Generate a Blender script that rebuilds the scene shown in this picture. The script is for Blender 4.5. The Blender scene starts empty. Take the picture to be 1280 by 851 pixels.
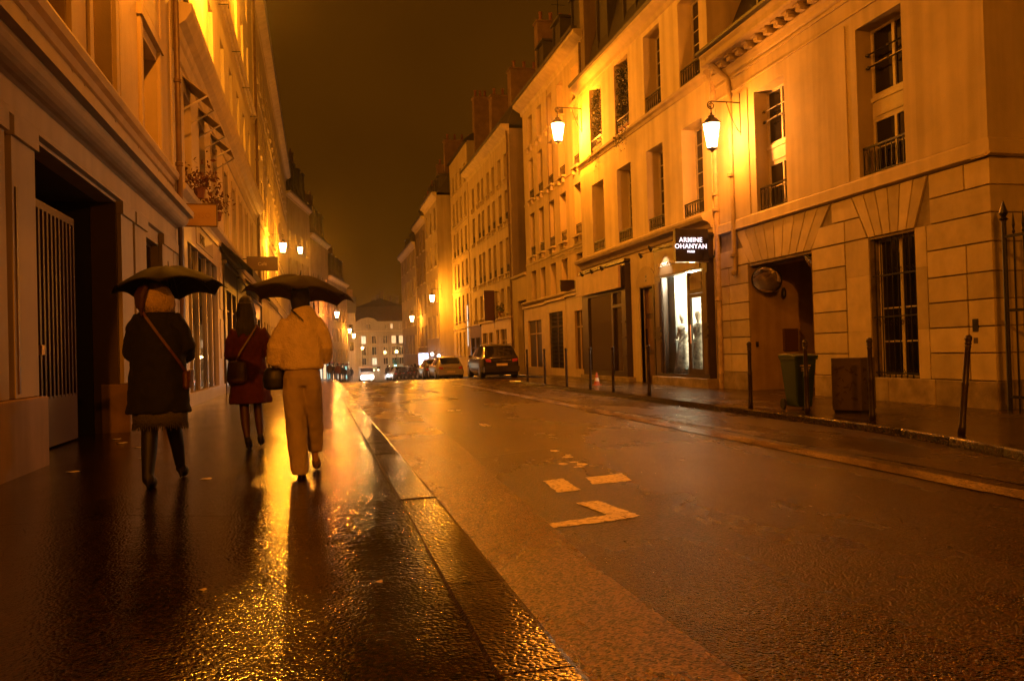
import bpy, bmesh, math, random
from mathutils import Vector, Matrix
random.seed(7)
R = math.radians
scene = bpy.context.scene
col = scene.collection

# ------------------------------------------------------------------ camera
CAM_Z = 1.19
YAW, PIT, ROL = R(13.9), R(0.75), R(1.62)
def cam_dir(u, v, w):                       # camera space (right, up, forward) -> world
    c, s = math.cos(ROL), math.sin(ROL); X = u*c + v*s; Z = -u*s + v*c; Y = w
    c, s = math.cos(PIT), math.sin(PIT); Y, Z = Y*c - Z*s, Y*s + Z*c
    c, s = math.cos(YAW), math.sin(YAW); X, Y = X*c + Y*s, -X*s + Y*c
    return Vector((X, Y, Z))
cd = bpy.data.cameras.new('street_camera'); cam = bpy.data.objects.new('street_camera', cd); col.objects.link(cam)
rx, ry, rz = cam_dir(1, 0, 0), cam_dir(0, 1, 0), -cam_dir(0, 0, 1)
M_ = Matrix((rx, ry, rz)).transposed().to_4x4(); M_.translation = Vector((0, 0, CAM_Z))
cam.matrix_world = M_
cd.sensor_width = 36; cd.lens = 980/1280*36; cd.clip_start = .05; cd.clip_end = 2000
scene.camera = cam

# ------------------------------------------------------------------ night sky (city glow under low cloud)
w = bpy.data.worlds.new('World'); scene.world = w; w.use_nodes = True
nt = w.node_tree; nt.nodes.clear()
out = nt.nodes.new('ShaderNodeOutputWorld'); bg = nt.nodes.new('ShaderNodeBackground')
tc = nt.nodes.new('ShaderNodeTexCoord'); sep = nt.nodes.new('ShaderNodeSeparateXYZ'); rmp = nt.nodes.new('ShaderNodeValToRGB')
nz = nt.nodes.new('ShaderNodeTexNoise'); nz.inputs['Scale'].default_value = 2.2; nz.inputs['Detail'].default_value = 3
mx = nt.nodes.new('ShaderNodeMix'); mx.data_type = 'RGBA'; mx.blend_type = 'MULTIPLY'; mx.inputs[0].default_value = .75
nt.links.new(tc.outputs['Generated'], sep.inputs[0]); nt.links.new(sep.outputs['Z'], rmp.inputs[0]); nt.links.new(tc.outputs['Generated'], nz.inputs['Vector'])
rmp.color_ramp.elements[0].position = 0.0; rmp.color_ramp.elements[0].color = (.088, .029, .0008, 1)
rmp.color_ramp.elements[1].position = .65; rmp.color_ramp.elements[1].color = (.054, .0158, .0005, 1)
e = rmp.color_ramp.elements.new(.25); e.color = (.066, .0195, .0006, 1)
nt.links.new(rmp.outputs[0], mx.inputs[6]); nt.links.new(nz.outputs['Fac'], mx.inputs[7])
nt.links.new(mx.outputs[2], bg.inputs['Color']); bg.inputs['Strength'].default_value = 1.2
nt.links.new(bg.outputs[0], out.inputs[0])

# ------------------------------------------------------------------ exposure, renderer
vs = scene.view_settings; vs.view_transform = 'Standard'; vs.look = 'None'; vs.gamma = 1; vs.exposure = 0.4
scene.render.engine = 'CYCLES'
cy = scene.cycles
cy.max_bounces = 6; cy.diffuse_bounces = 2; cy.glossy_bounces = 3; cy.transmission_bounces = 3; cy.transparent_max_bounces = 10
cy.sample_clamp_indirect = 4.0; cy.sample_clamp_direct = 0; cy.caustics_reflective = False; cy.caustics_refractive = False
cy.use_denoising = True; cy.denoising_prefilter = 'ACCURATE'; cy.denoising_input_passes = 'RGB_ALBEDO_NORMAL'

# ------------------------------------------------------------------ materials
MATS = {}
def mat(name, c, rough=.6, metal=0., bump=0., bscale=40., var=.0, vscale=1.5, streak=0., emis=None, estr=0., spec=.5, coat=0., bdist=.01, c2=None, detail=5.):
    if name in MATS: return MATS[name]
    m = bpy.data.materials.new(name); m.use_nodes = True; n = m.node_tree; L = n.links
    b = n.nodes['Principled BSDF']
    b.inputs['Roughness'].default_value = rough; b.inputs['Metallic'].default_value = metal
    b.inputs['Specular IOR Level'].default_value = spec
    if coat: b.inputs['Coat Weight'].default_value = coat; b.inputs['Coat Roughness'].default_value = .08
    b.inputs['Base Color'].default_value = (*c, 1)
    t = n.nodes.new('ShaderNodeTexCoord')
    if var or streak or c2:
        no = n.nodes.new('ShaderNodeTexNoise'); no.inputs['Scale'].default_value = vscale; no.inputs['Detail'].default_value = 6; no.inputs['Roughness'].default_value = .62
        L.new(t.outputs['Object'], no.inputs['Vector'])
        cr = n.nodes.new('ShaderNodeValToRGB'); cr.color_ramp.elements[0].position = .32; cr.color_ramp.elements[1].position = .68
        lo = c2 if c2 else tuple(x*(1-var) for x in c); hi = c if c2 else tuple(min(1, x*(1+var*.6)) for x in c)
        cr.color_ramp.elements[0].color = (*lo, 1); cr.color_ramp.elements[1].color = (*hi, 1)
        L.new(no.outputs['Fac'], cr.inputs[0]); last = cr.outputs[0]
        if streak:
            mp = n.nodes.new('ShaderNodeMapping'); mp.inputs['Scale'].default_value = (3.5, 3.5, .22)
            L.new(t.outputs['Object'], mp.inputs[0])
            s2 = n.nodes.new('ShaderNodeTexNoise'); s2.inputs['Scale'].default_value = 1.; s2.inputs['Detail'].default_value = 5
            L.new(mp.outputs[0], s2.inputs['Vector'])
            r2 = n.nodes.new('ShaderNodeValToRGB'); r2.color_ramp.elements[0].position = .35; r2.color_ramp.elements[1].position = .6
            r2.color_ramp.elements[0].color = (1-streak, 1-streak*1.05, 1-streak*1.15, 1); r2.color_ramp.elements[1].color = (1, 1, 1, 1)
            L.new(s2.outputs['Fac'], r2.inputs[0])
            mm = n.nodes.new('ShaderNodeMix'); mm.data_type = 'RGBA'; mm.blend_type = 'MULTIPLY'; mm.inputs[0].default_value = 1
            L.new(last, mm.inputs[6]); L.new(r2.outputs[0], mm.inputs[7]); last = mm.outputs[2]
        L.new(last, b.inputs['Base Color'])
    if bump:
        nb = n.nodes.new('ShaderNodeTexNoise'); nb.inputs['Scale'].default_value = bscale; nb.inputs['Detail'].default_value = detail
        L.new(t.outputs['Object'], nb.inputs['Vector'])
        bp = n.nodes.new('ShaderNodeBump'); bp.inputs['Strength'].default_value = bump; bp.inputs['Distance'].default_value = bdist
        L.new(nb.outputs['Fac'], bp.inputs['Height']); L.new(bp.outputs[0], b.inputs['Normal'])
    if emis:
        b.inputs['Emission Color'].default_value = (*emis, 1); b.inputs['Emission Strength'].default_value = estr
    MATS[name] = m; return m

def glow_glass(name, c, s, tr=.55):          # frosted lamp glass: passes the bulb's light and glows itself
    m = bpy.data.materials.new(name); m.use_nodes = True; n = m.node_tree; n.nodes.clear()
    o = n.nodes.new('ShaderNodeOutputMaterial'); a = n.nodes.new('ShaderNodeAddShader')
    t = n.nodes.new('ShaderNodeBsdfTransparent'); t.inputs[0].default_value = (tr, tr, tr, 1)
    e = n.nodes.new('ShaderNodeEmission'); e.inputs[0].default_value = (*c, 1); e.inputs[1].default_value = s
    n.links.new(t.outputs[0], a.inputs[0]); n.links.new(e.outputs[0], a.inputs[1]); n.links.new(a.outputs[0], o.inputs[0])
    MATS[name] = m; return m

def clear_glass(name, tint=(1, 1, 1)):
    m = bpy.data.materials.new(name); m.use_nodes = True; n = m.node_tree; n.nodes.clear()
    o = n.nodes.new('ShaderNodeOutputMaterial'); x = n.nodes.new('ShaderNodeMixShader'); f = n.nodes.new('ShaderNodeFresnel'); f.inputs[0].default_value = 1.5
    t = n.nodes.new('ShaderNodeBsdfTransparent'); t.inputs[0].default_value = (*tint, 1); g = n.nodes.new('ShaderNodeBsdfGlossy'); g.inputs['Roughness'].default_value = .02
    n.links.new(f.outputs[0], x.inputs[0]); n.links.new(t.outputs[0], x.inputs[1]); n.links.new(g.outputs[0], x.inputs[2]); n.links.new(x.outputs[0], o.inputs[0])
    MATS[name] = m; return m

def wet_mat(name, c, c2, rough_lo, rough_hi, grain, gstr, gdist, pscale=.5, pool=(.42, .6), ripple=.0, spk=.0, bgrain=None, steep=(.38, .70), gloss=.5):
    """wet ground: coloured grain, fine aggregate relief, smoother where water stands"""
    m = bpy.data.materials.new(name); m.use_nodes = True; n = m.node_tree; L = n.links; b = n.nodes['Principled BSDF']
    b.inputs['IOR'].default_value = 1.4; b.inputs['Specular IOR Level'].default_value = gloss
    t = n.nodes.new('ShaderNodeTexCoord')
    v = n.nodes.new('ShaderNodeTexVoronoi'); v.inputs['Scale'].default_value = grain; L.new(t.outputs['Object'], v.inputs['Vector'])
    nf = n.nodes.new('ShaderNodeTexNoise'); nf.inputs['Scale'].default_value = grain*.8; nf.inputs['Detail'].default_value = 4; L.new(t.outputs['Object'], nf.inputs['Vector'])
    big = n.nodes.new('ShaderNodeTexNoise'); big.inputs['Scale'].default_value = pscale; big.inputs['Detail'].default_value = 7; big.inputs['Roughness'].default_value = .6
    mp = n.nodes.new('ShaderNodeMapping'); mp.inputs['Scale'].default_value = (1.6, .7, 1); L.new(t.outputs['Object'], mp.inputs[0]); L.new(mp.outputs[0], big.inputs['Vector'])
    wet = n.nodes.new('ShaderNodeMapRange'); wet.inputs['From Min'].default_value = pool[0]; wet.inputs['From Max'].default_value = pool[1]
    L.new(big.outputs['Fac'], wet.inputs['Value'])
    cr = n.nodes.new('ShaderNodeValToRGB'); cr.color_ramp.elements[0].color = (*c, 1); cr.color_ramp.elements[1].color = (*c2, 1)
    cr.color_ramp.elements[0].position = steep[0]; cr.color_ramp.elements[1].position = steep[1]
    mixv = n.nodes.new('ShaderNodeMath'); mixv.operation = 'MULTIPLY_ADD'; mixv.inputs[1].default_value = .6
    L.new(v.outputs['Color'], mixv.inputs[0]); 
    s_ = n.nodes.new('ShaderNodeMath'); s_.operation = 'MULTIPLY'; s_.inputs[1].default_value = .5; L.new(nf.outputs['Fac'], s_.inputs[0]); L.new(s_.outputs[0], mixv.inputs[2])
    L.new(mixv.outputs[0], cr.inputs[0])
    dk = n.nodes.new('ShaderNodeMix'); dk.data_type = 'RGBA'; dk.blend_type = 'MULTIPLY'; dk.inputs[7].default_value = (.55, .53, .5, 1)
    L.new(wet.outputs[0], dk.inputs[0]); L.new(cr.outputs[0], dk.inputs[6]); L.new(dk.outputs[2], b.inputs['Base Color'])
    rr = n.nodes.new('ShaderNodeMapRange'); rr.inputs['To Min'].default_value = rough_hi; rr.inputs['To Max'].default_value = rough_lo
    L.new(wet.outputs[0], rr.inputs['Value']); L.new(rr.outputs[0], b.inputs['Roughness'])
    gs = n.nodes.new('ShaderNodeMapRange'); gs.inputs['To Min'].default_value = gstr; gs.inputs['To Max'].default_value = gstr*.25
    L.new(wet.outputs[0], gs.inputs['Value'])
    hsum = n.nodes.new('ShaderNodeMath'); hsum.operation = 'MULTIPLY_ADD'; hsum.inputs[1].default_value = -.8
    vb, nb_ = v, nf
    if bgrain:
        vb = n.nodes.new('ShaderNodeTexVoronoi'); vb.inputs['Scale'].default_value = bgrain; L.new(t.outputs['Object'], vb.inputs['Vector'])
        nb_ = n.nodes.new('ShaderNodeTexNoise'); nb_.inputs['Scale'].default_value = bgrain*.6; nb_.inputs['Detail'].default_value = 3; L.new(t.outputs['Object'], nb_.inputs['Vector'])
    L.new(vb.outputs['Distance'], hsum.inputs[0]); L.new(nb_.outputs['Fac'], hsum.inputs[2])
    b1 = n.nodes.new('ShaderNodeBump'); b1.inputs['Distance'].default_value = gdist; L.new(gs.outputs[0], b1.inputs['Strength']); L.new(hsum.outputs[0], b1.inputs['Height'])
    last = b1.outputs[0]
    if ripple:
        mp2 = n.nodes.new('ShaderNodeMapping'); mp2.inputs['Scale'].default_value = (7., 15., 1); L.new(t.outputs['Object'], mp2.inputs[0])
        rn = n.nodes.new('ShaderNodeTexNoise'); rn.inputs['Scale'].default_value = 1.; rn.inputs['Detail'].default_value = 4; L.new(mp2.outputs[0], rn.inputs['Vector'])
        b2 = n.nodes.new('ShaderNodeBump'); b2.inputs['Strength'].default_value = ripple; b2.inputs['Distance'].default_value = .012
        L.new(rn.outputs['Fac'], b2.inputs['Height']); L.new(last, b2.inputs['Normal']); last = b2.outputs[0]
    L.new(last, b.inputs['Normal'])
    MATS[name] = m; return m

PLASTER_R = mat('limestone_render_near', (.54, .47, .35), .85, bump=.5, bscale=45, var=.16, vscale=.8, streak=.22)
STONE_R = mat('ashlar_limestone', (.54, .47, .35), .85, bump=.5, bscale=90, var=.16, vscale=3., streak=.10)
STONE_DIRTY = mat('stained_plinth_stone', (.36, .31, .23), .7, bump=.7, bscale=40, c2=(.14, .11, .08), vscale=2.6)
PLASTER_M = mat('cream_render_middle', (.72, .63, .46), .85, bump=.45, bscale=40, var=.14, vscale=.9, streak=.20)
PLASTER_N = mat('ochre_render', (.55, .46, .33), .85, bump=.2, bscale=30, var=.14, vscale=.5, streak=.18)
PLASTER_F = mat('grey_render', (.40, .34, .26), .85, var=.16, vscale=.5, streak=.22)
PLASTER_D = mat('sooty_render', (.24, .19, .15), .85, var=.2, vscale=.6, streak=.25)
PLASTER_L = mat('warm_stone_left', (.50, .41, .28), .75, bump=.2, bscale=50, var=.12, vscale=.9, streak=.12)
PLASTER_L2 = mat('pale_render_left', (.66, .57, .40), .75, bump=.15, bscale=40, var=.08, vscale=.7, streak=.10)
TRIM = mat('moulded_trim', (.56, .48, .35), .7, bump=.15, bscale=30, var=.12, vscale=1.3, streak=.15)
SLATE = mat('slate_roof', (.035, .032, .035), .55, bump=.4, bscale=25, var=.3, vscale=3)
ZINC = mat('zinc_sheet', (.09, .085, .085), .45, metal=.3, var=.2, vscale=2)
LEAD = mat('painted_downpipe', (.42, .35, .25), .5, bump=.1, bscale=30, var=.2, vscale=4)
PIPE_D = mat('cast_iron_downpipe', (.12, .07, .04), .4, bump=.2, bscale=30, var=.3, vscale=5)
WHITEWOOD = mat('white_window_paint', (.62, .58, .50), .5, bump=.1, bscale=60, var=.1, vscale=5)
DARKPAINT = mat('dark_shopfront_paint', (.045, .030, .022), .35, bump=.05, bscale=30, var=.25, vscale=3)
CREAMWOOD = mat('cream_shopfront_paint', (.60, .48, .33), .5, bump=.1, bscale=30, var=.12, vscale=3, streak=.1)
IRON = mat('black_wrought_iron', (.012, .011, .010), .4, bump=.2, bscale=80)
POST = mat('brown_black_post_paint', (.030, .018, .013), .35, bump=.1, bscale=60, var=.3, vscale=8)
GLASS_D = mat('dark_window_glass', (.012, .011, .010), .06, spec=.6)
GLASS_B = mat('brown_window_glass', (.05, .033, .018), .12, spec=.5, var=.3, vscale=1.2)
CURTAIN = mat('curtain_cloth', (.30, .24, .16), .9, bump=.4, bscale=12)
LITWIN = mat('lit_window', (.3, .25, .18), .4, emis=(1., .62, .30), estr=.9, var=.6, vscale=3)
LITWIN_C = mat('lit_window_pale', (.3, .3, .25), .4, emis=(.85, .80, .55), estr=.8, var=.6, vscale=3)
WOODDOOR = mat('dark_brown_door', (.055, .028, .016), .4, bump=.15, bscale=40, var=.3, vscale=4)
BRICKY = mat('rough_chimney_render', (.20, .13, .09), .9, bump=.5, bscale=20, var=.3, vscale=2)
TERRA = mat('terracotta_pot', (.22, .09, .05), .8)
LEAF = mat('dark_leaf', (.05, .06, .02), .6, var=.4, vscale=6)
LEAF_DRY = mat('dry_russet_leaf', (.14, .045, .02), .6, var=.4, vscale=6)

def per_piece(m, amt=.16):                     # each block its own tone
    n = m.node_tree; b = n.nodes['Principled BSDF']; src = b.inputs['Base Color'].links[0].from_socket
    oi = n.nodes.new('ShaderNodeObjectInfo'); mr = n.nodes.new('ShaderNodeMapRange'); mr.inputs['To Min'].default_value = 1-amt; mr.inputs['To Max'].default_value = 1+amt*.4
    n.links.new(oi.outputs['Random'], mr.inputs['Value']); mm = n.nodes.new('ShaderNodeMix'); mm.data_type = 'RGBA'; mm.blend_type = 'MULTIPLY'; mm.inputs[0].default_value = 1
    n.links.new(src, mm.inputs[6]); n.links.new(mr.outputs[0], mm.inputs[7]); n.links.new(mm.outputs[2], b.inputs['Base Color'])
per_piece(STONE_R, .22); per_piece(STONE_DIRTY, .2)
SIDEWALK = wet_mat('wet_pavement_asphalt', (.0015, .0008, .0006), (.040, .019, .011), .06, .13, 60, .34, .006, pscale=.9, pool=(.35, .75), ripple=.16, gloss=.6)
ROADM = wet_mat('wet_road_asphalt', (.0002, .0001, .0001), (.085, .044, .025), .16, .30, 58, .8, .012, pscale=.35, pool=(.35, .95), gloss=.65, bgrain=75, steep=(.40, .70))
ROADS = wet_mat('smooth_wet_road', (.012, .008, .006), (.10, .065, .045), .14, .34, 50, .6, .009, pscale=.5, pool=(.35, .8), gloss=.6)
STRIPM = wet_mat('gutter_strip_asphalt', (.005, .003, .002), (.24, .14, .09), .16, .30, 66, .75, .010, pscale=.6, pool=(.35, .9), gloss=.7, bgrain=80, steep=(.38, .70))
KERBM = wet_mat('wet_granite_kerb', (.006, .004, .003), (.07, .044, .03), .10, .24, 50, .45, .007, pscale=1.1, pool=(.30, .72), gloss=.6)
PAINTM = wet_mat('worn_road_paint', (.30, .22, .15), (.85, .72, .56), .24, .36, 40, .5, .007, pscale=2., pool=(.5, .95), gloss=.6, bgrain=95, steep=(.30, .55))

# ------------------------------------------------------------------ mesh helpers
ORG = {}
def org(p): return ORG.get(p.name, Vector((0, 0, 0))) if p else Vector((0, 0, 0))
def tag(o, label=None, cat=None, group=None, kind=None):
    if label: o['label'] = label
    if cat: o['category'] = cat
    if group: o['group'] = group
    if kind: o['kind'] = kind
    return o
def thing(name, label, cat, loc=(0, 0, 0), rz=0., group=None):
    o = bpy.data.objects.new(name, None); col.objects.link(o); o.location = loc; o.rotation_euler = (0, 0, rz)
    o.empty_display_size = .2; ORG[o.name] = Vector(loc)
    return tag(o, label, cat, group)
class MB:
    def __init__(s): s.v = []; s.f = []
    def add(s, vs, fs):
        k = len(s.v); s.v += [tuple(p) for p in vs]; s.f += [tuple(i+k for i in f) for f in fs]; return s
    def box(s, x0, x1, y0, y1, z0, z1):
        if x0 > x1: x0, x1 = x1, x0
        if y0 > y1: y0, y1 = y1, y0
        return s.add([(x0,y0,z0),(x1,y0,z0),(x1,y1,z0),(x0,y1,z0),(x0,y0,z1),(x1,y0,z1),(x1,y1,z1),(x0,y1,z1)],
              [(0,3,2,1),(4,5,6,7),(0,1,5,4),(1,2,6,5),(2,3,7,6),(3,0,4,7)])
    def quad(s, a, b, c, d): return s.add([a, b, c, d], [(0, 1, 2, 3)])
    def prism(s, prof, y0, y1, axis='y'):       # prof: (a,z) points; extruded along axis
        n = len(prof)
        P = (lambda a, z, t: (a, t, z)) if axis == 'y' else (lambda a, z, t: (t, a, z)) if axis == 'x' else (lambda a, z, t: (a, z, t))
        s.add([P(a, z, y0) for a, z in prof] + [P(a, z, y1) for a, z in prof],
              [tuple(range(n-1, -1, -1)), tuple(range(n, 2*n))] + [(i, (i+1) % n, n+(i+1) % n, n+i) for i in range(n)]); return s
    def tube(s, pts, r, n=6, cap=True):
        pts = [Vector(p) for p in pts]; rs = r if isinstance(r, (list, tuple)) else [r]*len(pts)
        d0 = (pts[1]-pts[0]).normalized(); up = Vector((0, 0, 1)) if abs(d0.z) < .9 else Vector((1, 0, 0))
        k = len(s.v); u = d0.cross(up).normalized()
        for i, p in enumerate(pts):
            d = (pts[min(i+1, len(pts)-1)]-pts[max(i-1, 0)]).normalized()
            u = (u - d*u.dot(d)).normalized(); w_ = d.cross(u)
            for j in range(n):
                a = 2*math.pi*j/n; s.v.append(tuple(p+(u*math.cos(a)+w_*math.sin(a))*rs[i]))
        for i in range(len(pts)-1):
            for j in range(n): s.f.append((k+i*n+j, k+i*n+(j+1) % n, k+(i+1)*n+(j+1) % n, k+(i+1)*n+j))
        if cap: s.f.append(tuple(k+j for j in range(n-1, -1, -1))); s.f.append(tuple(k+(len(pts)-1)*n+j for j in range(n)))
        return s
    def lathe(s, prof, c=(0, 0, 0), n=12, sx=1., sy=1., rot=0.):
        k = len(s.v)
        for r, z in prof:
            for j in range(n):
                a = 2*math.pi*j/n+rot; s.v.append((c[0]+r*sx*math.cos(a), c[1]+r*sy*math.sin(a), c[2]+z))
        for i in range(len(prof)-1):
            for j in range(n): s.f.append((k+i*n+j, k+i*n+(j+1) % n, k+(i+1)*n+(j+1) % n, k+(i+1)*n+j))
        s.f.append(tuple(k+j for j in range(n-1, -1, -1))); s.f.append(tuple(k+(len(prof)-1)*n+j for j in range(n)))
        return s
    def mesh(s, name, m, o=Vector((0, 0, 0)), smooth=False, bevel=0.):
        me = bpy.data.meshes.new(name); me.from_pydata([(x-o[0], y-o[1], z-o[2]) for x, y, z in s.v], [], s.f)
        bm = bmesh.new(); bm.from_mesh(me); bmesh.ops.recalc_face_normals(bm, faces=bm.faces)
        if bevel: bmesh.ops.bevel(bm, geom=bm.edges[:], offset=bevel, segments=1, affect='EDGES')
        bm.to_mesh(me); bm.free()
        if smooth:
            for p in me.polygons: p.use_smooth = True
        me.materials.append(m); return me
    def build(s, name, m, parent=None, smooth=False, bevel=0., label=None, cat=None, group=None, kind=None, origin=None):
        o0 = org(parent) if origin is None else Vector(origin)
        me = s.mesh(name, m, o0, smooth, bevel)
        o = bpy.data.objects.new(name, me); col.objects.link(o); o.parent = parent
        if origin is not None: o.location = o0-org(parent)
        ORG[o.name] = o0 if origin is not None else o0
        return tag(o, label, cat, group, kind)
def inst(name, me, parent, loc, rz=0., world=True, rot=None, sc=None):   # another object on shared mesh data
    o = bpy.data.objects.new(name, me); col.objects.link(o); o.parent = parent
    l = Vector(loc); o.location = l-org(parent) if world else l
    o.rotation_euler = rot if rot else (0, 0, rz)
    if sc: o.scale = sc
    ORG[o.name] = Vector(loc); return o
def copy_tree(o, parent=None):
    c = o.copy(); col.objects.link(c); c.parent = parent
    for ch in [x for x in o.children]: copy_tree(ch, c)
    return c

# ground height: level near the camera, then falling away down the street
def gz(y):
    if y < 30: return 0.
    if y < 40: return -.00165*(y-30)**2
    return -.165-.033*(y-40)
YS = [-8, 0, 2, 4, 6, 8, 10, 12, 14, 16, 18, 20, 24, 28, 30, 31, 32, 33, 34, 35, 36, 37, 38, 39, 40, 50, 70, 90, 110, 130, 170]
def sheet(name, xs, ys, dz, m, label=None, parent=None, xl=None):
    """strip following the street's profile; xs: list of (y -> x0, x1) or constants"""
    b = MB(); vs_ = []; n = 0
    for y in ys:
        x0 = xs[0](y) if callable(xs[0]) else xs[0]; x1 = xs[1](y) if callable(xs[1]) else xs[1]
        k = 6
        for i in range(k+1): vs_.append((x0+(x1-x0)*i/k, y, gz(y)+dz))
        n += 1
    fs = [(r*7+i, r*7+i+1, (r+1)*7+i+1, (r+1)*7+i) for r in range(n-1) for i in range(6)]
    b.add(vs_, fs); return b.build(name, m, parent, kind='structure', label=label)

# ------------------------------------------------------------------ ground, road, pavements
LW, RWX = -2.9, 9.9
b = MB(); vs_ = []
gy_ = [-60, -8, 10, 30, 35, 40, 60, 100, 170, 400]; gx_ = [-120, -40, -3, 10, 40, 120]
for y in gy_:
    for x in gx_: vs_.append((x, y, gz(y if y < 170 else 170)-.02))
b.add(vs_, [(r*6+i, r*6+i+1, (r+1)*6+i+1, (r+1)*6+i) for r in range(len(gy_)-1) for i in range(5)])
b.build('ground', ROADS, kind='structure')
def rk(y):                                       # right kerb line (street side)
    if y < 5: return 6.15
    if y < 9: return 6.15+.78*math.sin((y-5)/4*math.pi/2)
    if y < 29.0: return 6.95
    if y < 30.6: return 6.95+2.2*(y-29.0)/1.6
    if y < 52: return 9.15
    return 8.2 if y > 54 else 9.15-.95*(y-52)/2
def lwall(y): return -2.9 if y < 86 else -2.9+(y-86)*.187
def lk(y): return .84 if y < 70 else .84+(y-70)*.14
YR = sorted(set(YS+[5, 5.5, 6.5, 7, 7.5, 8.5, 9, 29, 29.4, 29.8, 30.2, 30.6, 52, 54]))
sheet('road', (lambda y: lk(y)-.1, lambda y: max(rk(y), 6.1)+.05), YR, .0, ROADM)
sheet('gutter_strip', (.842, lambda y: 1.44+min(.34, max(0, y-4)*.05)), [v for v in YR if v <= 38], .005, STRIPM)
# smoother resurfaced lane by the right kerb, with a long joint strip
sheet('resurfaced_lane', (5.45, lambda y: rk(y)-.02), [v for v in YR if 1 < v <= 29], .005, ROADS)
b = MB(); 
ys = [1, 3, 5, 7, 9, 11, 13, 16, 20, 24, 28, 32]
for i in range(len(ys)-1):
    y0, y1 = ys[i], ys[i+1]
    b.add([(4.93, y0, gz(y0)+.009), (5.21, y0, gz(y0)+.009), (5.23, y1, gz(y1)+.009), (4.95, y1, gz(y1)+.009)], [(0, 1, 2, 3)])
b.build('road_joint_strip', wet_mat('tar_joint_strip', (.16, .12, .09), (.55, .42, .32), .12, .26, 70, .5, .006, pscale=1.2, pool=(.4, .6), gloss=.5), kind='structure')
sheet('left_pavement', (lambda y: lwall(y)-1.9, lambda y: lk(y)-.3+(.02)), YR, .12, SIDEWALK)
sheet('right_pavement', (lambda y: rk(y)+.28, 13.5), YR, .10, wet_mat('wet_right_pavement', (.03, .021, .015), (.11, .08, .055), .10, .32, 85, .6, .008, pscale=.7, pool=(.32, .7), ripple=.2, gloss=.5))
# kerbs: one stone after another
kl = tag(thing('left_kerb', None, None, (0, 0, 0)), kind='structure')
joints = [1.1, 2.52, 3.57, 4.35, 5.78, 7.25]
while joints[-1] < 40: joints.append(joints[-1]+random.choice([.95, 1.1, 1.25, 1.45]))
for a, c in zip(joints[:-1], joints[1:]):
    g0 = .006; dz = random.uniform(-.004, .004); dx = random.uniform(-.006, .006); za, zc = gz(a), gz(c)
    m = MB(); x0, x1 = .545+dx, .835+dx
    ya, yc = a+g0, c-g0; r_ = .02
    prof = [(x0, -.05), (x0, .118+dz), (x0+.012, .130+dz), (x1-.035, .130+dz), (x1-.012, .122+dz), (x1, .098+dz), (x1, -.05)]
    n_ = len(prof); m.add([(x, ya, z+za) for x, z in prof]+[(x, yc, z+zc) for x, z in prof], [tuple(range(n_-1, -1, -1)), tuple(range(n_, 2*n_))]+[(i, (i+1) % n_, n_+(i+1) % n_, n_+i) for i in range(n_)])
    m.build('kerb_stone', KERBM, kl)
MB().box(.50, .545, -3, 38, -.1, .10).build('kerb_bedding', KERBM, kl)
kr = tag(thing('right_kerb', None, None, (0, 0, 0)), kind='structure')
y = 2.2
while y < 52:
    l = random.choice([.9, 1.05, 1.2]); 
    if y > 28.9 and y < 31: l = .5
    a, c = y, y+l; m = MB(); xa, xc = rk(a), rk(c); za, zc = gz(a), gz(c); g0 = .006
    vs_ = []
    for yy, xx, z0 in ((a+g0, xa, za), (c-g0, xc, zc)):
        vs_ += [(xx, yy, z0-.05), (xx, yy, z0+.085), (xx+.02, yy, z0+.105), (xx+.30, yy, z0+.105), (xx+.30, yy, z0-.05)]
    m.add(vs_, [(4, 3, 2, 1, 0), (5, 6, 7, 8, 9)]+[(i, (i+1) % 5, 5+(i+1) % 5, 5+i) for i in range(5)])
    m.build('kerb_stone', KERBM, kr); y = c
# painted markings: broken bits of an old bay outline and speckled wear
mk = tag(thing('road_marking', None, None, (0, 0, 0)), kind='structure')
def paint(pts, z=.0045):
    q = []
    for i, p in enumerate(pts):                 # frayed outline
        a, c = Vector(p), Vector(pts[(i+1) % len(pts)]); k = max(1, int((c-a).length/.035))
        for j in range(k): d = a.lerp(c, j/k); q.append((d.x+random.uniform(-.009, .009), d.y+random.uniform(-.012, .012)))
    pts = q
    MB().add([(x, y, z) for x, y in pts], [tuple(range(len(pts)))]).build('painted_line', PAINTM, mk)
paint([(1.46, 5.03), (1.82, 5.07), (2.06, 5.12), (2.04, 5.30), (1.80, 5.24), (1.45, 5.15)])
paint([(2.06, 5.12), (2.17, 5.17), (2.09, 5.80), (1.90, 5.77), (1.97, 5.24), (2.04, 5.29)], .0065)
paint([(2.37, 6.88), (2.76, 6.97), (2.69, 6.55), (2.30, 6.52)])
paint([(1.95, 6.86), (2.16, 6.92), (2.12, 6.3), (1.90, 6.24)])
for k in range(13):
    x, y = random.uniform(2.35, 2.7), random.uniform(7.3, 9.2) if k < 7 else random.uniform(12, 22)
    if k >= 7: x = 2.55+(y-12)*.03+random.uniform(-.1, .1)
    w_, h_ = random.uniform(.02, .08), random.uniform(.03, .09)*(1 if k < 7 else 3)
    paint([(x-w_, y-h_*.4), (x-w_*.2, y-h_), (x+w_, y-h_*.3), (x+w_*.7, y+h_*.8), (x-w_*.4, y+h_)])

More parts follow.
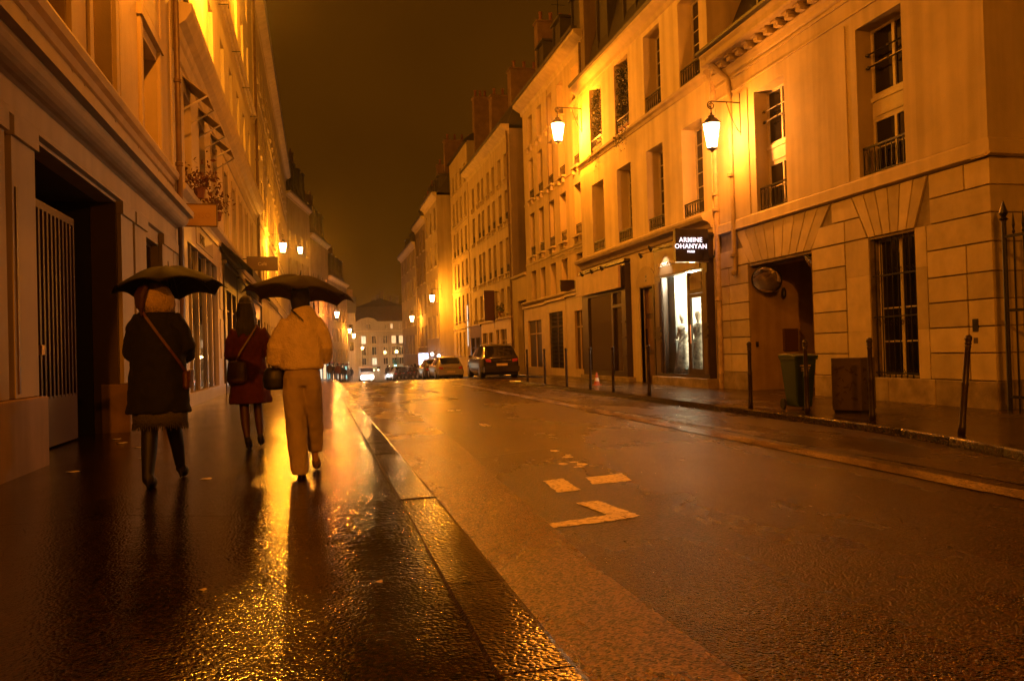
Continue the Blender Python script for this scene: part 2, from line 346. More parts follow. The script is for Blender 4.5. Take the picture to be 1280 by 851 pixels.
# fine cracks in the asphalt
def crack(pts, w_=.012, z=.0035, on='road'):
    b = MB(); q = []
    for (x0, y0), (x1, y1) in zip(pts[:-1], pts[1:]):
        n = max(2, int(math.hypot(x1-x0, y1-y0)/.12))
        for i in range(n): t = i/n; q.append((x0+(x1-x0)*t+random.uniform(-.02, .02), y0+(y1-y0)*t+random.uniform(-.03, .03)))
    q.append(pts[-1]); k = len(q)
    b.add([(x, y-w_*random.uniform(.3, 1), z) for x, y in q]+[(x, y+w_*random.uniform(.3, 1), z) for x, y in q], [(i, i+1, k+i+1, k+i) for i in range(k-1)])
    b.build('road_crack', mat('wet_crack_tar', (.004, .003, .002), .15), bpy.data.objects[on])
crack([(1.6, 8.6), (2.6, 9.1), (3.9, 8.9), (4.9, 9.4)]); crack([(2.9, 9.0), (3.2, 12.0), (2.8, 15.0)], .009); crack([(3.6, 4.1), (4.1, 5.6), (3.7, 7.0)], .008)

crack([(-2.6, 10.6), (-1.2, 10.5), (.5, 10.4)], .008, .1235, 'left_pavement'); crack([(-2.8, 5.9), (-1.3, 6.0), (-.6, 5.7), (.5, 5.8)], .006, .1235, 'left_pavement'); crack([(-1.9, 3.4), (-1.7, 4.6), (-1.9, 5.9)], .005, .1235, 'left_pavement')
crack([(7.3, 9.9), (9.8, 10.1)], .008, .1035, 'right_pavement'); crack([(7.3, 13.0), (9.8, 13.1)], .008, .1035, 'right_pavement')
# ------------------------------------------------------------------ facade helpers
def wall_mesh(X, out, y0, y1, z0, z1, ops, depth, body=None, zc=None):
    b = MB(); ys = sorted({y0, y1, *[q for o in ops for q in o[:2]]}); zs = sorted({z0, z1, *[q for o in ops for q in o[2:4]]})
    ys = [q for q in ys if y0 <= q <= y1]; zs = [q for q in zs if z0 <= q <= z1]
    Xi = X-out*depth
    for i in range(len(ys)-1):
        for j in range(len(zs)-1):
            ym, zm = (ys[i]+ys[i+1])/2, (zs[j]+zs[j+1])/2
            if any(o[0] < ym < o[1] and o[2] < zm < o[3] for o in ops): continue
            b.quad((X, ys[i], zs[j]), (X, ys[i+1], zs[j]), (X, ys[i+1], zs[j+1]), (X, ys[i], zs[j+1]))
    for o in ops:
        a, c, d, e = o[:4]
        b.quad((X, a, d), (Xi, a, d), (Xi, a, e), (X, a, e)); b.quad((X, c, d), (Xi, c, d), (Xi, c, e), (X, c, e))
        b.quad((X, a, e), (X, c, e), (Xi, c, e), (Xi, a, e)); b.quad((X, a, d), (X, c, d), (Xi, c, d), (Xi, a, d))
    if body:
        xb, zb = body; x_ = Xi-out*.10
        b.box(x_, xb, y0+.01, y1-.01, zb, z1-.01)
        b.quad((X, y0, z0), (xb, y0, z0), (xb, y0, z1), (X, y0, z1)); b.quad((X, y1, z0), (xb, y1, z0), (xb, y1, z1), (X, y1, z1))
    return b
WCACHE = {}
def window_meshes(w_, h, rows, leaves, fm, gm, near, transom=0.):
    key = (round(w_, 2), round(h, 2), str(rows), leaves, fm.name, gm.name, near, transom)
    if key in WCACHE: return WCACHE[key]
    b = MB(); t = .055; d = .035
    b.box(-d, d, -w_/2, -w_/2+t, 0, h); b.box(-d, d, w_/2-t, w_/2, 0, h); b.box(-d, d, -w_/2+t, w_/2-t, 0, t*1.3); b.box(-d, d, -w_/2+t, w_/2-t, h-t, h)
    cells = []; zt = h*transom if transom else None
    spans = [(t*1.3, h-t)] if not zt else [(t*1.3, zt-t*.6), (zt+t*.6, h-t)]
    if zt: b.box(-d*1.4, d*1.4, -w_/2+t, w_/2-t, zt-t*.6, zt+t*.6)
    rr = rows if isinstance(rows, (list, tuple)) else [rows]*len(spans)
    for (za, zb), nr in zip(spans, rr):
        for k in range(leaves):
            ya = -w_/2+t+(w_-2*t)*k/leaves; yb = -w_/2+t+(w_-2*t)*(k+1)/leaves
            if k: b.box(-d*1.2, d*1.2, ya-.03, ya+.03, za, zb)
            if k: ya += .03
            if k < leaves-1: yb -= .03
            for r_ in range(nr):
                z_a = za+(zb-za)*r_/nr; z_b = za+(zb-za)*(r_+1)/nr
                if r_: b.box(-.016, .016, ya, yb, z_a-.013, z_a+.013)
                cells.append((ya, yb, z_a, z_b))
    fme = b.mesh('window', fm)
    panes = []
    if near:
        cache = {}
        for ya, yb, za, zb in cells:
            k2 = (round(yb-ya, 3), round(zb-za, 3))
            if k2 not in cache: cache[k2] = MB().box(-.004, .004, -(yb-ya)/2, (yb-ya)/2, 0, zb-za).mesh('pane', gm)
            panes.append((cache[k2], (0, (ya+yb)/2, za)))
    else: panes.append((MB().box(-.004, .004, -w_/2+t, w_/2-t, t, h-t).mesh('pane', gm), (0, 0, 0)))
    WCACHE[key] = (fme, panes); return WCACHE[key]
def window(parent, X, out, ya, yb, za, zb, depth, rows=4, leaves=2, fm=None, gm=None, near=False, transom=0., rail=0., railz=0., name='window'):
    fm = fm or WHITEWOOD; gm = gm or GLASS_D
    fme, panes = window_meshes(yb-ya, zb-za, rows, leaves, fm, gm, near, transom)
    xx = X-out*(depth-.05)
    f = inst(name, fme, parent, (xx, (ya+yb)/2, za))
    for me, off in panes: inst('pane', me, f, (xx+off[0], (ya+yb)/2+off[1], za+off[2]))
    if rail: railing(f, X-out*.06, ya, yb, za+railz, rail)
    return f
RCACHE = {}
def railing(parent, x, ya, yb, z, h, style=0):
    key = (round(yb-ya, 1), round(h, 2))
    if key not in RCACHE:
        w_ = yb-ya-.02; b = MB(); b.box(-.02, .02, -w_/2, w_/2, h-.035, h); b.box(-.012, .012, -w_/2, w_/2, .04, .06)
        n = max(3, round(w_/.15)); 
        for i in range(n+1):
            yy = -w_/2+w_*i/n; b.box(-.008, .008, yy-.008, yy+.008, 0, h-.03)
        for i in range(n):
            yc = -w_/2+w_*(i+.5)/n; r = w_/n*.34
            pts = [(0, yc+r*math.cos(a), h*.5+(h*.36)*math.sin(a)) for a in [math.pi*2*k/10 for k in range(11)]]
            b.tube(pts, .0065, 4, cap=False)
        RCACHE[key] = b.mesh('balcony_railing', IRON)
    return inst('balcony_railing', RCACHE[key], parent, (x, (ya+yb)/2, z))
def cornice(parent, X, out, y0, y1, prof, m, name='cornice', origin=None):   # prof: (projection, z)
    return MB().prism([(X+out*p, z) for p, z in prof], y0, y1).build(name, m, parent)
def mansard(parent, X, out, y0, y1, z, h, inset=1.4, depth=7, m=None, dormers=(), name='roof'):
    b = MB(); prof = [(X-out*.12, z), (X-out*inset, z+h), (X-out*(depth*.5), z+h+.9), (X-out*depth, z+h), (X-out*depth, z)]
    b.prism(prof, y0, y1); ro = b.build(name, m or SLATE, parent)
    for yc in dormers:
        d = MB(); xf = X-out*.35; xb = X-out*(inset+.2)
        d.box(xf, xb, yc-.55, yc-.47, z+.15, z+h*.82); d.box(xf, xb, yc+.47, yc+.55, z+.15, z+h*.82); d.box(xf+out*.08, xb, yc-.66, yc+.66, z+h*.82, z+h*.82+.10)
        d.box(xf-out*.1, xb, yc-.47, yc+.47, z+.15, z+h*.82)
        d.build('dormer', ZINC, ro)
    return ro
def chimney(parent, x0, x1, y0, y1, z0, z1, pots=4, m=None):
    b = MB(); b.box(x0, x1, y0, y1, z0, z1); b.box(x0-.06, x1+.06, y0-.06, y1+.06, z1, z1+.10)
    c = b.build('chimney', m or BRICKY, parent)
    p = MB()
    for i in range(pots):
        if (x1-x0) > (y1-y0): cx, cyy = x0+(x1-x0)*(i+.5)/pots, (y0+y1)/2
        else: cx, cyy = (x0+x1)/2, y0+(y1-y0)*(i+.5)/pots
        p.lathe([(.11, 0), (.12, .05), (.09, .12), (.085, .42), (.11, .46), (.11, .5)], (cx, cyy, z1+.10), 8)
    if pots: p.build('chimney_pots', TERRA, c, kind='stuff')
    return c
def text(s, size, loc, rot, m, parent, ext=.01, name='lettering', align='CENTER', bold=.0, sx=1.):
    c = bpy.data.curves.new(name, 'FONT'); c.body = s; c.size = size; c.extrude = ext; c.align_x = align; c.offset = bold; c.space_character = sx
    c.resolution_u = 3; t_ = bpy.data.objects.new(name, c); col.objects.link(t_); me = bpy.data.meshes.new_from_object(t_.evaluated_get(bpy.context.evaluated_depsgraph_get())); bpy.data.objects.remove(t_)
    me.materials.clear(); me.materials.append(m); me.name = name
    o = bpy.data.objects.new(name, me); col.objects.link(o); o.parent = parent; o.location = Vector(loc)-org(parent); o.rotation_euler = rot; return o
def pipe(parent, pts, r=.055, m=None, rings=()):
    b = MB(); b.tube(pts, r, 10)
    for z in rings: 
        x, y = pts[-1][0], pts[-1][1]; b.lathe([(r*1.0, -.05), (r*1.35, -.04), (r*1.35, .03), (r*1.0, .04)], (x, y, z), 10)
    return b.build('drainpipe', m or LEAD, parent, smooth=False)

# ================================================================== RIGHT: corner building with the carriage passage
rb = thing('corner_building', 'stone fronted corner house with carriage passage, round mirrors and two tall upper windows', 'building', (9.9, 13.5, .1))
X = 9.9
W1, W2 = (14.93, 16.12, 4.22, 6.99), (11.42, 12.60, 4.23, 7.0)
PAS = (14.16, 16.60, .05, 3.02); GW = (11.29, 12.43, .47, 3.04)
b = wall_mesh(X+.03, -1, 9.73, 18.02, .1, 3.93, [PAS, (GW[0], GW[1], GW[2], GW[3])], .30)
b.quad((X+.03, 9.73, 0), (16, 9.73, 0), (16, 9.73, 3.93), (X+.03, 9.73, 3.93))
b.build('lower_wall', STONE_DIRTY, rb)
b = wall_mesh(X, -1, 9.70, 18.02, 4.2, 8.2, [W1, W2], .46, body=(17, 4.0))
b.build('upper_wall', PLASTER_R, rb)
# passage: side walls, ceiling, far gate
b = MB(); 
b.quad((X+.01, 16.585, .05), (14.6, 16.585, .05), (14.6, 16.585, 3.6), (X+.01, 16.585, 3.6)); b.build('passage_wall', mat('passage_plaster', (.50, .38, .25), .8, bump=.3, bscale=30, var=.25, vscale=1.2, streak=.25), rb)
MB().quad((X+.01, 14.175, .05), (14.6, 14.175, .05), (14.6, 14.175, 3.6), (X+.01, 14.175, 3.6)).build('passage_wall', MATS['passage_plaster'], rb)
MB().box(X+.33, 14.6, 14.16, 16.60, 3.5, 3.6).build('passage_ceiling', MATS['passage_plaster'], rb)
MB().box(14.5, 14.6, 14.16, 16.60, .05, 3.6).build('passage_end', WOODDOOR, rb)
MB().box(X+.31, X+.40, 14.17, 16.59, 2.98, 3.5).build('passage_lintel', MATS['passage_plaster'], rb)
MB().box(10.74, 11.12, 16.50, 16.58, 1.0, 1.53).build('meter_cupboard', mat('cupboard_brown', (.10, .05, .03), .5), rb, bevel=.008)
MB().box(10.03, 10.09, 16.555, 16.583, 1.12, 1.24).build('door_buzzer', IRON, rb)
MB().lathe([(.03, -.05), (.055, 0), (.055, .12), (.03, .2)], (10.73, 16.45, 2.3), 8).build('wall_lantern', IRON, rb)
MB().box(X+.34, 14.6, 14.16, 16.60, .06, .085).build('passage_floor', SIDEWALK, rb)
# ashlar blocks of the ground floor, courses proud of recessed joints
courses = [.52, .95, 1.36, 1.775, 2.19, 2.64, 3.08, 3.50, 3.91]
def stone(x0, x1, y0, y1, z0, z1, name='stone_block', m=None):
    g = .011; return MB().box(x0, x1, y0+g, y1-g, z0+g, z1-g).build(name, m or STONE_R, rb, bevel=.006)
for z0, z1 in zip(courses[:-1], courses[1:]):
    hi = z1 > 3.1
    # corner pier wraps round the corner; some courses are two stones
    if not hi or z0 >= 3.5: 
        ye = 11.02 if z0 < 3 else 10.93
        if int(z0*10) % 2: stone(X-.004, 13.4, 9.70, 10.2, z0, z1); stone(X-.004, X+.1, 10.2, ye, z0, z1)
        else: stone(X-.004, 13.4, 9.70, ye, z0, z1)
    else: stone(X-.004, 13.4, 9.70, 10.93, z0, z1)
    if z1 < 3.1:
        stone(X-.004, X+.36, 13.10, 14.15, z0, z1); stone(X-.004, X+.36, 16.61, 17.5, z0, z1); stone(X-.004, X+.1, 17.5, 18.0, z0, z1)
    elif z0 < 3.4: stone(X-.004, X+.1, 17.05, 18.0, z0, z1)
# plain jamb stones beside the barred window
for ya, yb in ((11.03, 11.28), (12.44, 13.09)):
    for z0, z1 in ((.52, 1.36), (1.36, 2.4), (2.4, 3.08)): MB().box(X+.006, X+.2, ya+.002, yb-.002, z0+.002, z1-.002).build('jamb_stone', STONE_R, rb)
# plinth
for ya, yb in ((9.70, 10.9), (10.9, 12.0), (12.0, 13.1), (13.1, 14.15), (16.61, 17.3), (17.3, 18.0)):
    m_ = MB(); m_.box(X-.03, 13.4 if ya == 9.70 else X+.2, (9.67 if ya == 9.70 else ya)+.003, yb-.003, .05, .515); m_.build('plinth_stone', STONE_DIRTY, rb, bevel=.012)
# flat-arch voussoirs over passage and window
def fan(ya, yb, yta, ytb, n, zb=3.09, zt=3.905):
    for i in range(n):
        a0, a1 = ya+(yb-ya)*i/n, ya+(yb-ya)*(i+1)/n; t0, t1 = yta+(ytb-yta)*i/n, yta+(ytb-yta)*(i+1)/n; g = .010
        z0 = zb
        MB().prism([(a0+g, z0), (a1-g, z0), (t1-g, zt), (t0+g, zt)], X-.004, X+.12, axis='x').build('voussoir', STONE_R, rb, bevel=.005)
fan(14.16, 16.52, 13.5, 17.1, 9); fan(11.28, 12.44, 10.95, 12.85, 6)
MB().prism([(12.46, 3.10), (14.14, 3.10), (13.95, 3.10)], X-.004, X+.1, axis='x') 
# small stones between the two fans
for q in ([(12.47, 3.10), (13.08, 3.10), (13.08, 3.49), (12.66, 3.49)], [(13.1, 3.10), (14.14, 3.10), (13.86, 3.49), (13.1, 3.49)], [(12.67, 3.515), (13.46, 3.515), (13.46, 3.9), (12.87, 3.9)],
          [(16.55, 3.10), (17.04, 3.10), (17.04, 3.49), (16.8, 3.49)]):
    MB().prism(q, X-.004, X+.12, axis='x').build('stone_block', STONE_R, rb, bevel=.005)
# band course, wraps the corner
prof = [(.0, 3.93), (.07, 3.955), (.07, 3.98), (.05, 3.99), (.05, 4.17), (.02, 4.205), (-.3, 4.21), (-.3, 3.93)]
cornice(rb, X, -1, 9.70, 18.02, prof, TRIM, 'band_course')
MB().prism([(9.698-p, z) for p, z in prof], X-.06, 16, axis='x').build('band_course', TRIM, rb)
# recessed plaster panels framed by flat pilasters
for ya, yb in ((9.70, 11.15), (12.85, 14.6), (16.35, 17.7)):
    MB().box(X-.022, X+.002, ya+(0.0 if ya < 10 else .03), yb-.03, 4.21, 7.18).build('wall_panel', PLASTER_R, rb)
for z, h_ in ((7.30, .03), (7.62, .05)): MB().box(X-.035, X, 9.69, 18.0, z, z+h_).build('string_moulding', TRIM, rb)
cornice(rb, X, -1, 9.6, 17.98, [(0, 7.72), (.05, 7.75), (.07, 7.86), (.10, 7.92), (.10, 7.95), (0, 7.95)], TRIM, 'cornice_bed')
cornice(rb, X, -1, 9.4, 17.75, [(0, 8.10), (.42, 8.10), (.45, 8.14), (.45, 8.26), (.50, 8.34), (.50, 8.37), (0, 8.40)], TRIM, 'cornice')
cornice(rb, X, -1, 9.35, 17.85, [(.30, 8.40), (.50, 8.375), (.55, 8.43), (.55, 8.50), (.30, 8.52)], ZINC, 'gutter')
dm = MB().box(-.11, .13, -.075, .075, 0, .13).box(-.17, .12, -.085, .085, .09, .145).mesh('dentil', TRIM)
yy = 9.6
while yy < 17.6: inst('dentil', dm, rb, (X-.13, yy, 7.955)); yy += .40
mansard(rb, X, -1, 9.5, 17.9, 8.45, 3.0, inset=1.5, dormers=(11.2, 13.6, 15.9))
for (ya, yb, za, zb), lit in ((W1, 0), (W2, 0)):
    f = window(rb, X, -1, ya, yb, 5.72, zb, .42, rows=[2], leaves=2, near=True)
    window(rb, X, -1, ya, yb, za, 5.32, .42, rows=[2], leaves=2, near=True)
    MB().box(X+.33, X+.44, ya, yb, 5.32, 5.72).box(X+.31, X+.34, ya+.1, yb-.1, 5.36, 5.66).box(X+.29, X+.44, ya, yb, 5.64, 5.72).build('spandrel_panel', WHITEWOOD, rb)
    railing(rb, X+.10, ya, yb, za, .55)
    for z in (6.52, 6.28):
        t_ = MB(); t_.tube([(X+.22, ya, z), (X+.22, yb, z)], .016, 6)
        for q in (ya+.06, (ya+yb)/2, yb-.06): t_.lathe([(.0, -.04), (.035, -.02), (.035, .02), (.0, .04)], (X+.22, q, z), 6)
        t_.build('window_bar', IRON, rb)
ya, yb, za, zb = GW
window(rb, X, -1, ya, yb, za+.02, zb, .30, rows=[4], leaves=2, near=True)
MB().box(X+.17, X+.30, ya+.01, yb-.01, za, za+.08).build('sill', WHITEWOOD, rb)
g_ = MB()
for i in range(8): yq = ya+(yb-ya)*(i+.5)/8; g_.tube([(X+.08, yq, za+.02), (X+.08, yq, zb)], .011, 5)
for z in (za+.12, 1.60, 2.35): g_.box(X+.066, X+.094, ya, yb, z, z+.025)
for z in (.62, 1.50, 2.43):
    for i in range(7):
        yq = ya+(yb-ya)*(i+1)/8; g_.tube([(X+.08, yq-.03, z), (X+.08, yq, z+.05), (X+.08, yq+.03, z), (X+.08, yq, z-.05), (X+.08, yq-.03, z)], .006, 4, cap=False)
g_.build('window_grille', IRON, rb)
MB().box(X-.015, X+.01, 10.01, 10.12, 1.28, 1.48).box(X-.02, X, 10.03, 10.10, 1.40, 1.45).build('intercom_panel', IRON, rb, bevel=.004)
MB().box(X-.012, X+.01, 10.03, 10.11, 1.10, 1.19).build('wall_plate', mat('grey_metal_plate', (.10, .08, .07), .4, metal=.5), rb, bevel=.004)
# corner-building downpipe, coming off the gutter
pipe(rb, [(9.46, 17.55, 8.28), (9.55, 17.45, 8.12), (9.84, 17.16, 7.65), (9.84, 17.10, 7.2), (9.84, 17.10, 3.0), (9.80, 17.10, 2.86)], .06, rings=(5.3, 3.35, 2.95))
pipe(rb, [(9.86, 17.93, 8.3), (9.86, 17.93, 5.0), (9.84, 17.93, .1)], .065, mat('pale_painted_pipe', (.50, .40, .30), .5, bump=.1, bscale=20, var=.35, vscale=6), rings=(5.0, 4.6, 2.35, .5))
# round convex mirrors in the passage mouth
mirror_m = mat('convex_mirror_glass', (.75, .72, .68), .04, metal=1.)
def mirror(c, rot, arm, label, r=.33):
    t = thing('convex_mirror', label, 'mirror', c, 0, 'round mirrors in the passage mouth')
    d = MB(); d.lathe([(r*.98, -.02), (r, 0), (r*.97, .012), (r*.9, .03), (r*.6, .055), (r*.3, .075), (.01, .082)], c, n=28)
    o = d.build('mirror_face', mirror_m, t, smooth=True, origin=c); o.rotation_euler = rot
    d = MB(); d.lathe([(r*.5, -.06), (r+.015, -.03), (r+.02, .005), (r, .015), (r*.985, 0), (r*.5, -.04)], c, n=28)
    o = d.build('mirror_rim', IRON, t, smooth=True, origin=c); o.rotation_euler = rot
    MB().tube([c, arm], .014, 6).build('mirror_arm', IRON, t)
def faced(d):                                   # euler turning +z onto direction d
    return Vector(d).to_track_quat('Z', 'Y').to_euler()
mirror((10.12, 16.18, 2.66), faced((-.62, -.62, -.48)), (10.45, 16.58, 2.80), 'round mirror with dark rim by the far corner of the passage mouth')
mirror((10.20, 14.50, 2.80), faced((-.62, .30, -.60)), (10.35, 14.18, 2.95), 'round mirror tucked under the near end of the passage lintel')
# iron fence at the end of the pavement, right of the corner
ft = thing('iron_fence', 'black iron railing with spear tops at the right end of the pavement', 'fence', (9.75, 9.3, .1))
for i in range(14):
    yq = 9.32-.16*i; big = i in (0, 13); r = .034 if big else .012; h_ = 3.15 if big else 2.95
    m_ = MB(); m_.tube([(9.72, yq, .1), (9.72, yq, h_-.25)], r, 8); m_.lathe([(r, 0), (r*1.9, .03), (r*.9, .06), (r*1.8, .12), (.004, .30)], (9.72, yq, h_-.28), 8)
    m_.build('fence_post' if big else 'fence_bar', IRON, ft)
for z in (.3, 1.55, 2.62): MB().box(9.70, 9.74, 7.2, 9.30, z, z+.04).build('fence_rail', IRON, ft)

# ================================================================== RIGHT: middle building with two shops
mb_ = thing('middle_building', 'cream house with ivy in two upper windows above the lit fashion shop', 'building', (9.8, 23, .1))
X = 9.8; COLS = [(25.68, 26.88), (23.23, 24.42), (20.84, 22.0), (18.46, 19.64)]
Y0, Y1 = 18.03, 28.1
ops = [(a, c, 4.66, 7.1) for a, c in COLS]+[(a, c, 8.22, 10.57) for a, c in COLS]
wall_mesh(X, -1, Y0, Y1, 3.6, 11.0, ops, .50, body=(16, 3.6)).build('upper_wall', PLASTER_M, mb_)
# ground floor piers in stone either side of the shops and the door
gf = wall_mesh(X, -1, Y0, Y1, .0, 3.6, [(18.2, 21.2, .32, 3.6), (21.80, 22.76, .1, 3.02), (23.5, 27.8, .2, 3.6)], .35)
gf.build('lower_wall', PLASTER_M, mb_)
# courses scratched on the pier by the door
for z in (.9, 1.5, 2.1, 2.7): MB().box(X-.006, X+.01, 22.80, 23.12, z, z+.55).build('pier_stone', PLASTER_M, mb_, bevel=.004)
for (a, c) in COLS:
    i = COLS.index((a, c))
    for z0, z1 in ((4.66, 7.1), (8.22, 10.57)):
        window(mb_, X, -1, a, c, z0, z1, .50, rows=6, leaves=2, near=True)
        railing(mb_, X+.05, a, c, z0+.02, .36 if z0 < 5 else .48)
# cornices
cornice(mb_, X, -1, Y0+.02, Y1+.15, [(0, 4.16), (.05, 4.18), (.08, 4.27), (.14, 4.32), (.26, 4.36), (.30, 4.44), (.30, 4.50), (0, 4.62)], TRIM, 'cornice')
cornice(mb_, X, -1, Y0+.02, Y1+.1, [(0, 7.93), (.03, 7.95), (.05, 8.04), (.12, 8.08), (.14, 8.15), (.02, 8.20), (0, 8.20)], TRIM, 'string_course')
cornice(mb_, X, -1, Y0+.02, Y1+.15, [(0, 10.72), (.04, 10.74), (.07, 10.86), (.18, 10.92), (.28, 11.0), (.30, 11.08), (0, 11.1)], TRIM, 'cornice')
cornice(mb_, X, -1, Y0+.02, Y1+.15, [(0, 11.10), (.30, 11.09), (.34, 11.15), (.34, 11.2), (0, 11.25)], ZINC, 'gutter')
mansard(mb_, X, -1, Y0, Y1, 11.2, 4.2, inset=1.3, dormers=(19.1, 21.5, 23.8, 26.3))
MB().box(X+1.0, 15, Y0-.15, Y0+.35, 8.6, 17).build('party_wall', PLASTER_D, mb_); MB().box(X+.2, 15, Y1-.35, Y1+.1, 11.2, 17.5).build('party_wall', PLASTER_D, mb_)
# entrance door
dr = MB().box(9.93, 9.99, 21.82, 22.74, .1, 2.98).build('door', WOODDOOR, mb_)
for za, zb in ((.3, .95), (1.1, 2.05), (2.2, 2.85)): MB().box(9.915, 9.932, 21.95, 22.6, za, zb).build('door_panel', mat('door_panel_brown', (.13, .07, .035), .45, var=.3, vscale=5), dr, bevel=.008)
MB().box(9.86, 9.93, 22.56, 22.60, 1.15, 1.75).build('door_pull', IRON, dr)
MB().prism([(21.55, 3.05)]+[(22.28+.75*math.cos(a), 3.05+.62*math.sin(a)) for a in [math.pi-k*math.pi/8 for k in range(9)]]+[(23.0, 3.05)], 9.77, 9.80, axis='x').build('door_arch', TRIM, mb_)
MB().box(9.765, 9.78, 22.2, 22.27, 3.18, 3.24).box(9.765, 9.78, 22.2, 22.27, 3.30, 3.36).build('house_number', IRON, mb_)
for a, c in ((21.70, 21.80), (22.76, 22.88)): MB().box(9.77, 9.9, a, c, .1, 3.05).build('door_jamb', DARKPAINT if a < 22 else TRIM, mb_)
# ---- shop B: dark front, lit white interior
XS = 9.6
sh = MB().box(XS, X+.02, 17.86+.2, 18.34, .3, 4.0).box(XS, X+.02, 20.85, 21.25, .3, 4.0).box(XS, X+.02, 18.34, 20.85, 3.16, 4.0).box(XS-.03, X, 18.04, 21.28, 3.98, 4.06).box(XS, X, 18.34, 20.85, .3, .42)
sf = sh.build('shopfront', DARKPAINT, mb_, label='dark painted shopfront with the lit window and glass door')
MB().box(XS-.015, XS+.002, 18.42, 21.2, 3.22, 3.92).build('fascia_board', mat('ochre_fascia_paint', (.20, .14, .08), .4, var=.15, vscale=2), sf)
for za, zb in ((.45, 1.35), (1.75, 3.05)):
    for ya, yb in ((18.08, 18.30), (20.92, 21.19)): MB().box(XS-.022, XS+.001, ya, yb, za, zb).build('pilaster_panel', mat('brown_panel_paint', (.085, .055, .035), .4), sf, bevel=.006)
for z in (1.42, 1.62):
    for ya, yb in ((18.05, 18.35), (20.86, 21.24)): MB().box(XS-.04, XS+.01, ya, yb, z, z+.06).build('pilaster_moulding', DARKPAINT, sf)
CG = clear_glass('clear_shop_glass', (.97, .97, .96))
yq = lambda x, a, c, d, e: MB().quad((x, a, d), (x, c, d), (x, c, e), (x, a, e))
yq(XS+.05, 19.24, 20.84, .42, 3.14).build('shop_window_pane', CG, sf)
MB().box(XS+.02, XS+.09, 19.16, 19.24, .35, 3.15).box(XS+.02, XS+.09, 18.34, 19.16, 2.56, 2.66).build('window_frame', DARKPAINT, sf)
MB().box(XS+.02, XS+.09, 20.72, 20.76, .42, 3.15).build('mullion', DARKPAINT, sf)
yq(XS+.045, 18.42, 19.16, 2.66, 3.12).build('transom_pane', CG, sf)
d_ = MB().box(XS+.02, XS+.08, 18.36, 18.46, .36, 2.55).box(XS+.02, XS+.08, 19.06, 19.15, .36, 2.55).box(XS+.02, XS+.08, 18.46, 19.06, .36, .58).box(XS+.02, XS+.08, 18.46, 19.06, 2.45, 2.55).build('shop_door', DARKPAINT, sf)
yq(XS+.05, 18.46, 19.06, .58, 2.45).build('door_pane', CG, sf)
MB().tube([(XS-.03, 19.0, 1.25), (XS-.03, 19.0, 1.75)], .016, 6).build('door_handle', mat('copper_handle', (.6, .25, .12), .3, metal=1), sf)
MB().box(XS-.10, X+.05, 17.98, 21.38, .02, .34).build('door_step', STONE_DIRTY, mb_, bevel=.01)
# interior room
WH = mat('white_shop_wall', (.72, .70, .64), .7); FL = mat('pale_shop_floor', (.45, .43, .38), .4)
MB().box(13.0, 13.1, 18.1, 21.3, .3, 3.5).box(X, 13, 18.10, 18.16, .3, 3.5).box(X, 13, 21.24, 21.3, .3, 3.5).box(X, 13, 18.1, 21.3, 3.3, 3.36).build('shop_room', WH, mb_)
MB().box(X-.15, 13, 18.16, 21.24, .30, .34).build('shop_floor', FL, mb_)
MB().box(X+.10, X+.16, 20.55, 21.2, .34, 3.2).build('grey_curtain', mat('grey_blue_panel', (.25, .29, .30), .6), mb_)
MB().box(X+.16, X+.22, 21.0, 21.2, .34, 3.2).build('side_panel', mat('pale_side_panel', (.55, .55, .52), .6), mb_)
# knotted thread curtain behind the display
tc_ = MB()
for i in range(46):
    xx = 10.0+i*.036; yy = 21.12+.02*math.sin(i*2.1)
    tc_.tube([(xx, yy, 3.25), (xx+.01*math.sin(i), yy, 2.2), (xx, yy+.006, 1.2)], .006, 3, cap=False)
tc_.build('thread_curtain', mat('white_thread', (.75, .73, .66), .8), mb_, kind='stuff')
ceil_spot = mat('ceiling_spot_glow', (.8, .8, .8), .5, emis=(1., .84, .55), estr=9)
for i, (x_, y_) in enumerate([(9.95, 18.8), (9.95, 19.5), (9.95, 20.2), (10.9, 18.8), (10.9, 19.6), (10.9, 20.5), (12, 19.2), (12, 20.3), (9.9, 20.7), (10.4, 20.9)]):
    MB().lathe([(.07, 0), (.07, .03), (.05, .035)], (x_, y_, 3.255), 10).build('ceiling_spot', ceil_spot, mb_)
def lamp(name, loc, power, color, r=.05, parent=None, spot=None, rot=None):
    l = bpy.data.lights.new(name, 'SPOT' if spot else 'POINT'); l.energy = power; l.color = color; l.shadow_soft_size = r
    if spot: l.spot_size = R(spot); l.spot_blend = .5
    o = bpy.data.objects.new(name, l); col.objects.link(o); o.parent = parent; o.location = Vector(loc)-org(parent)
    if rot: o.rotation_euler = rot
    return o
lamp('shop_ceiling_light', (10.05, 19.8, 3.1), 260, (1., .86, .55), .15, mb_)
lamp('shop_ceiling_light', (11.6, 19.8, 3.0), 330, (1., .86, .55), .2, mb_)

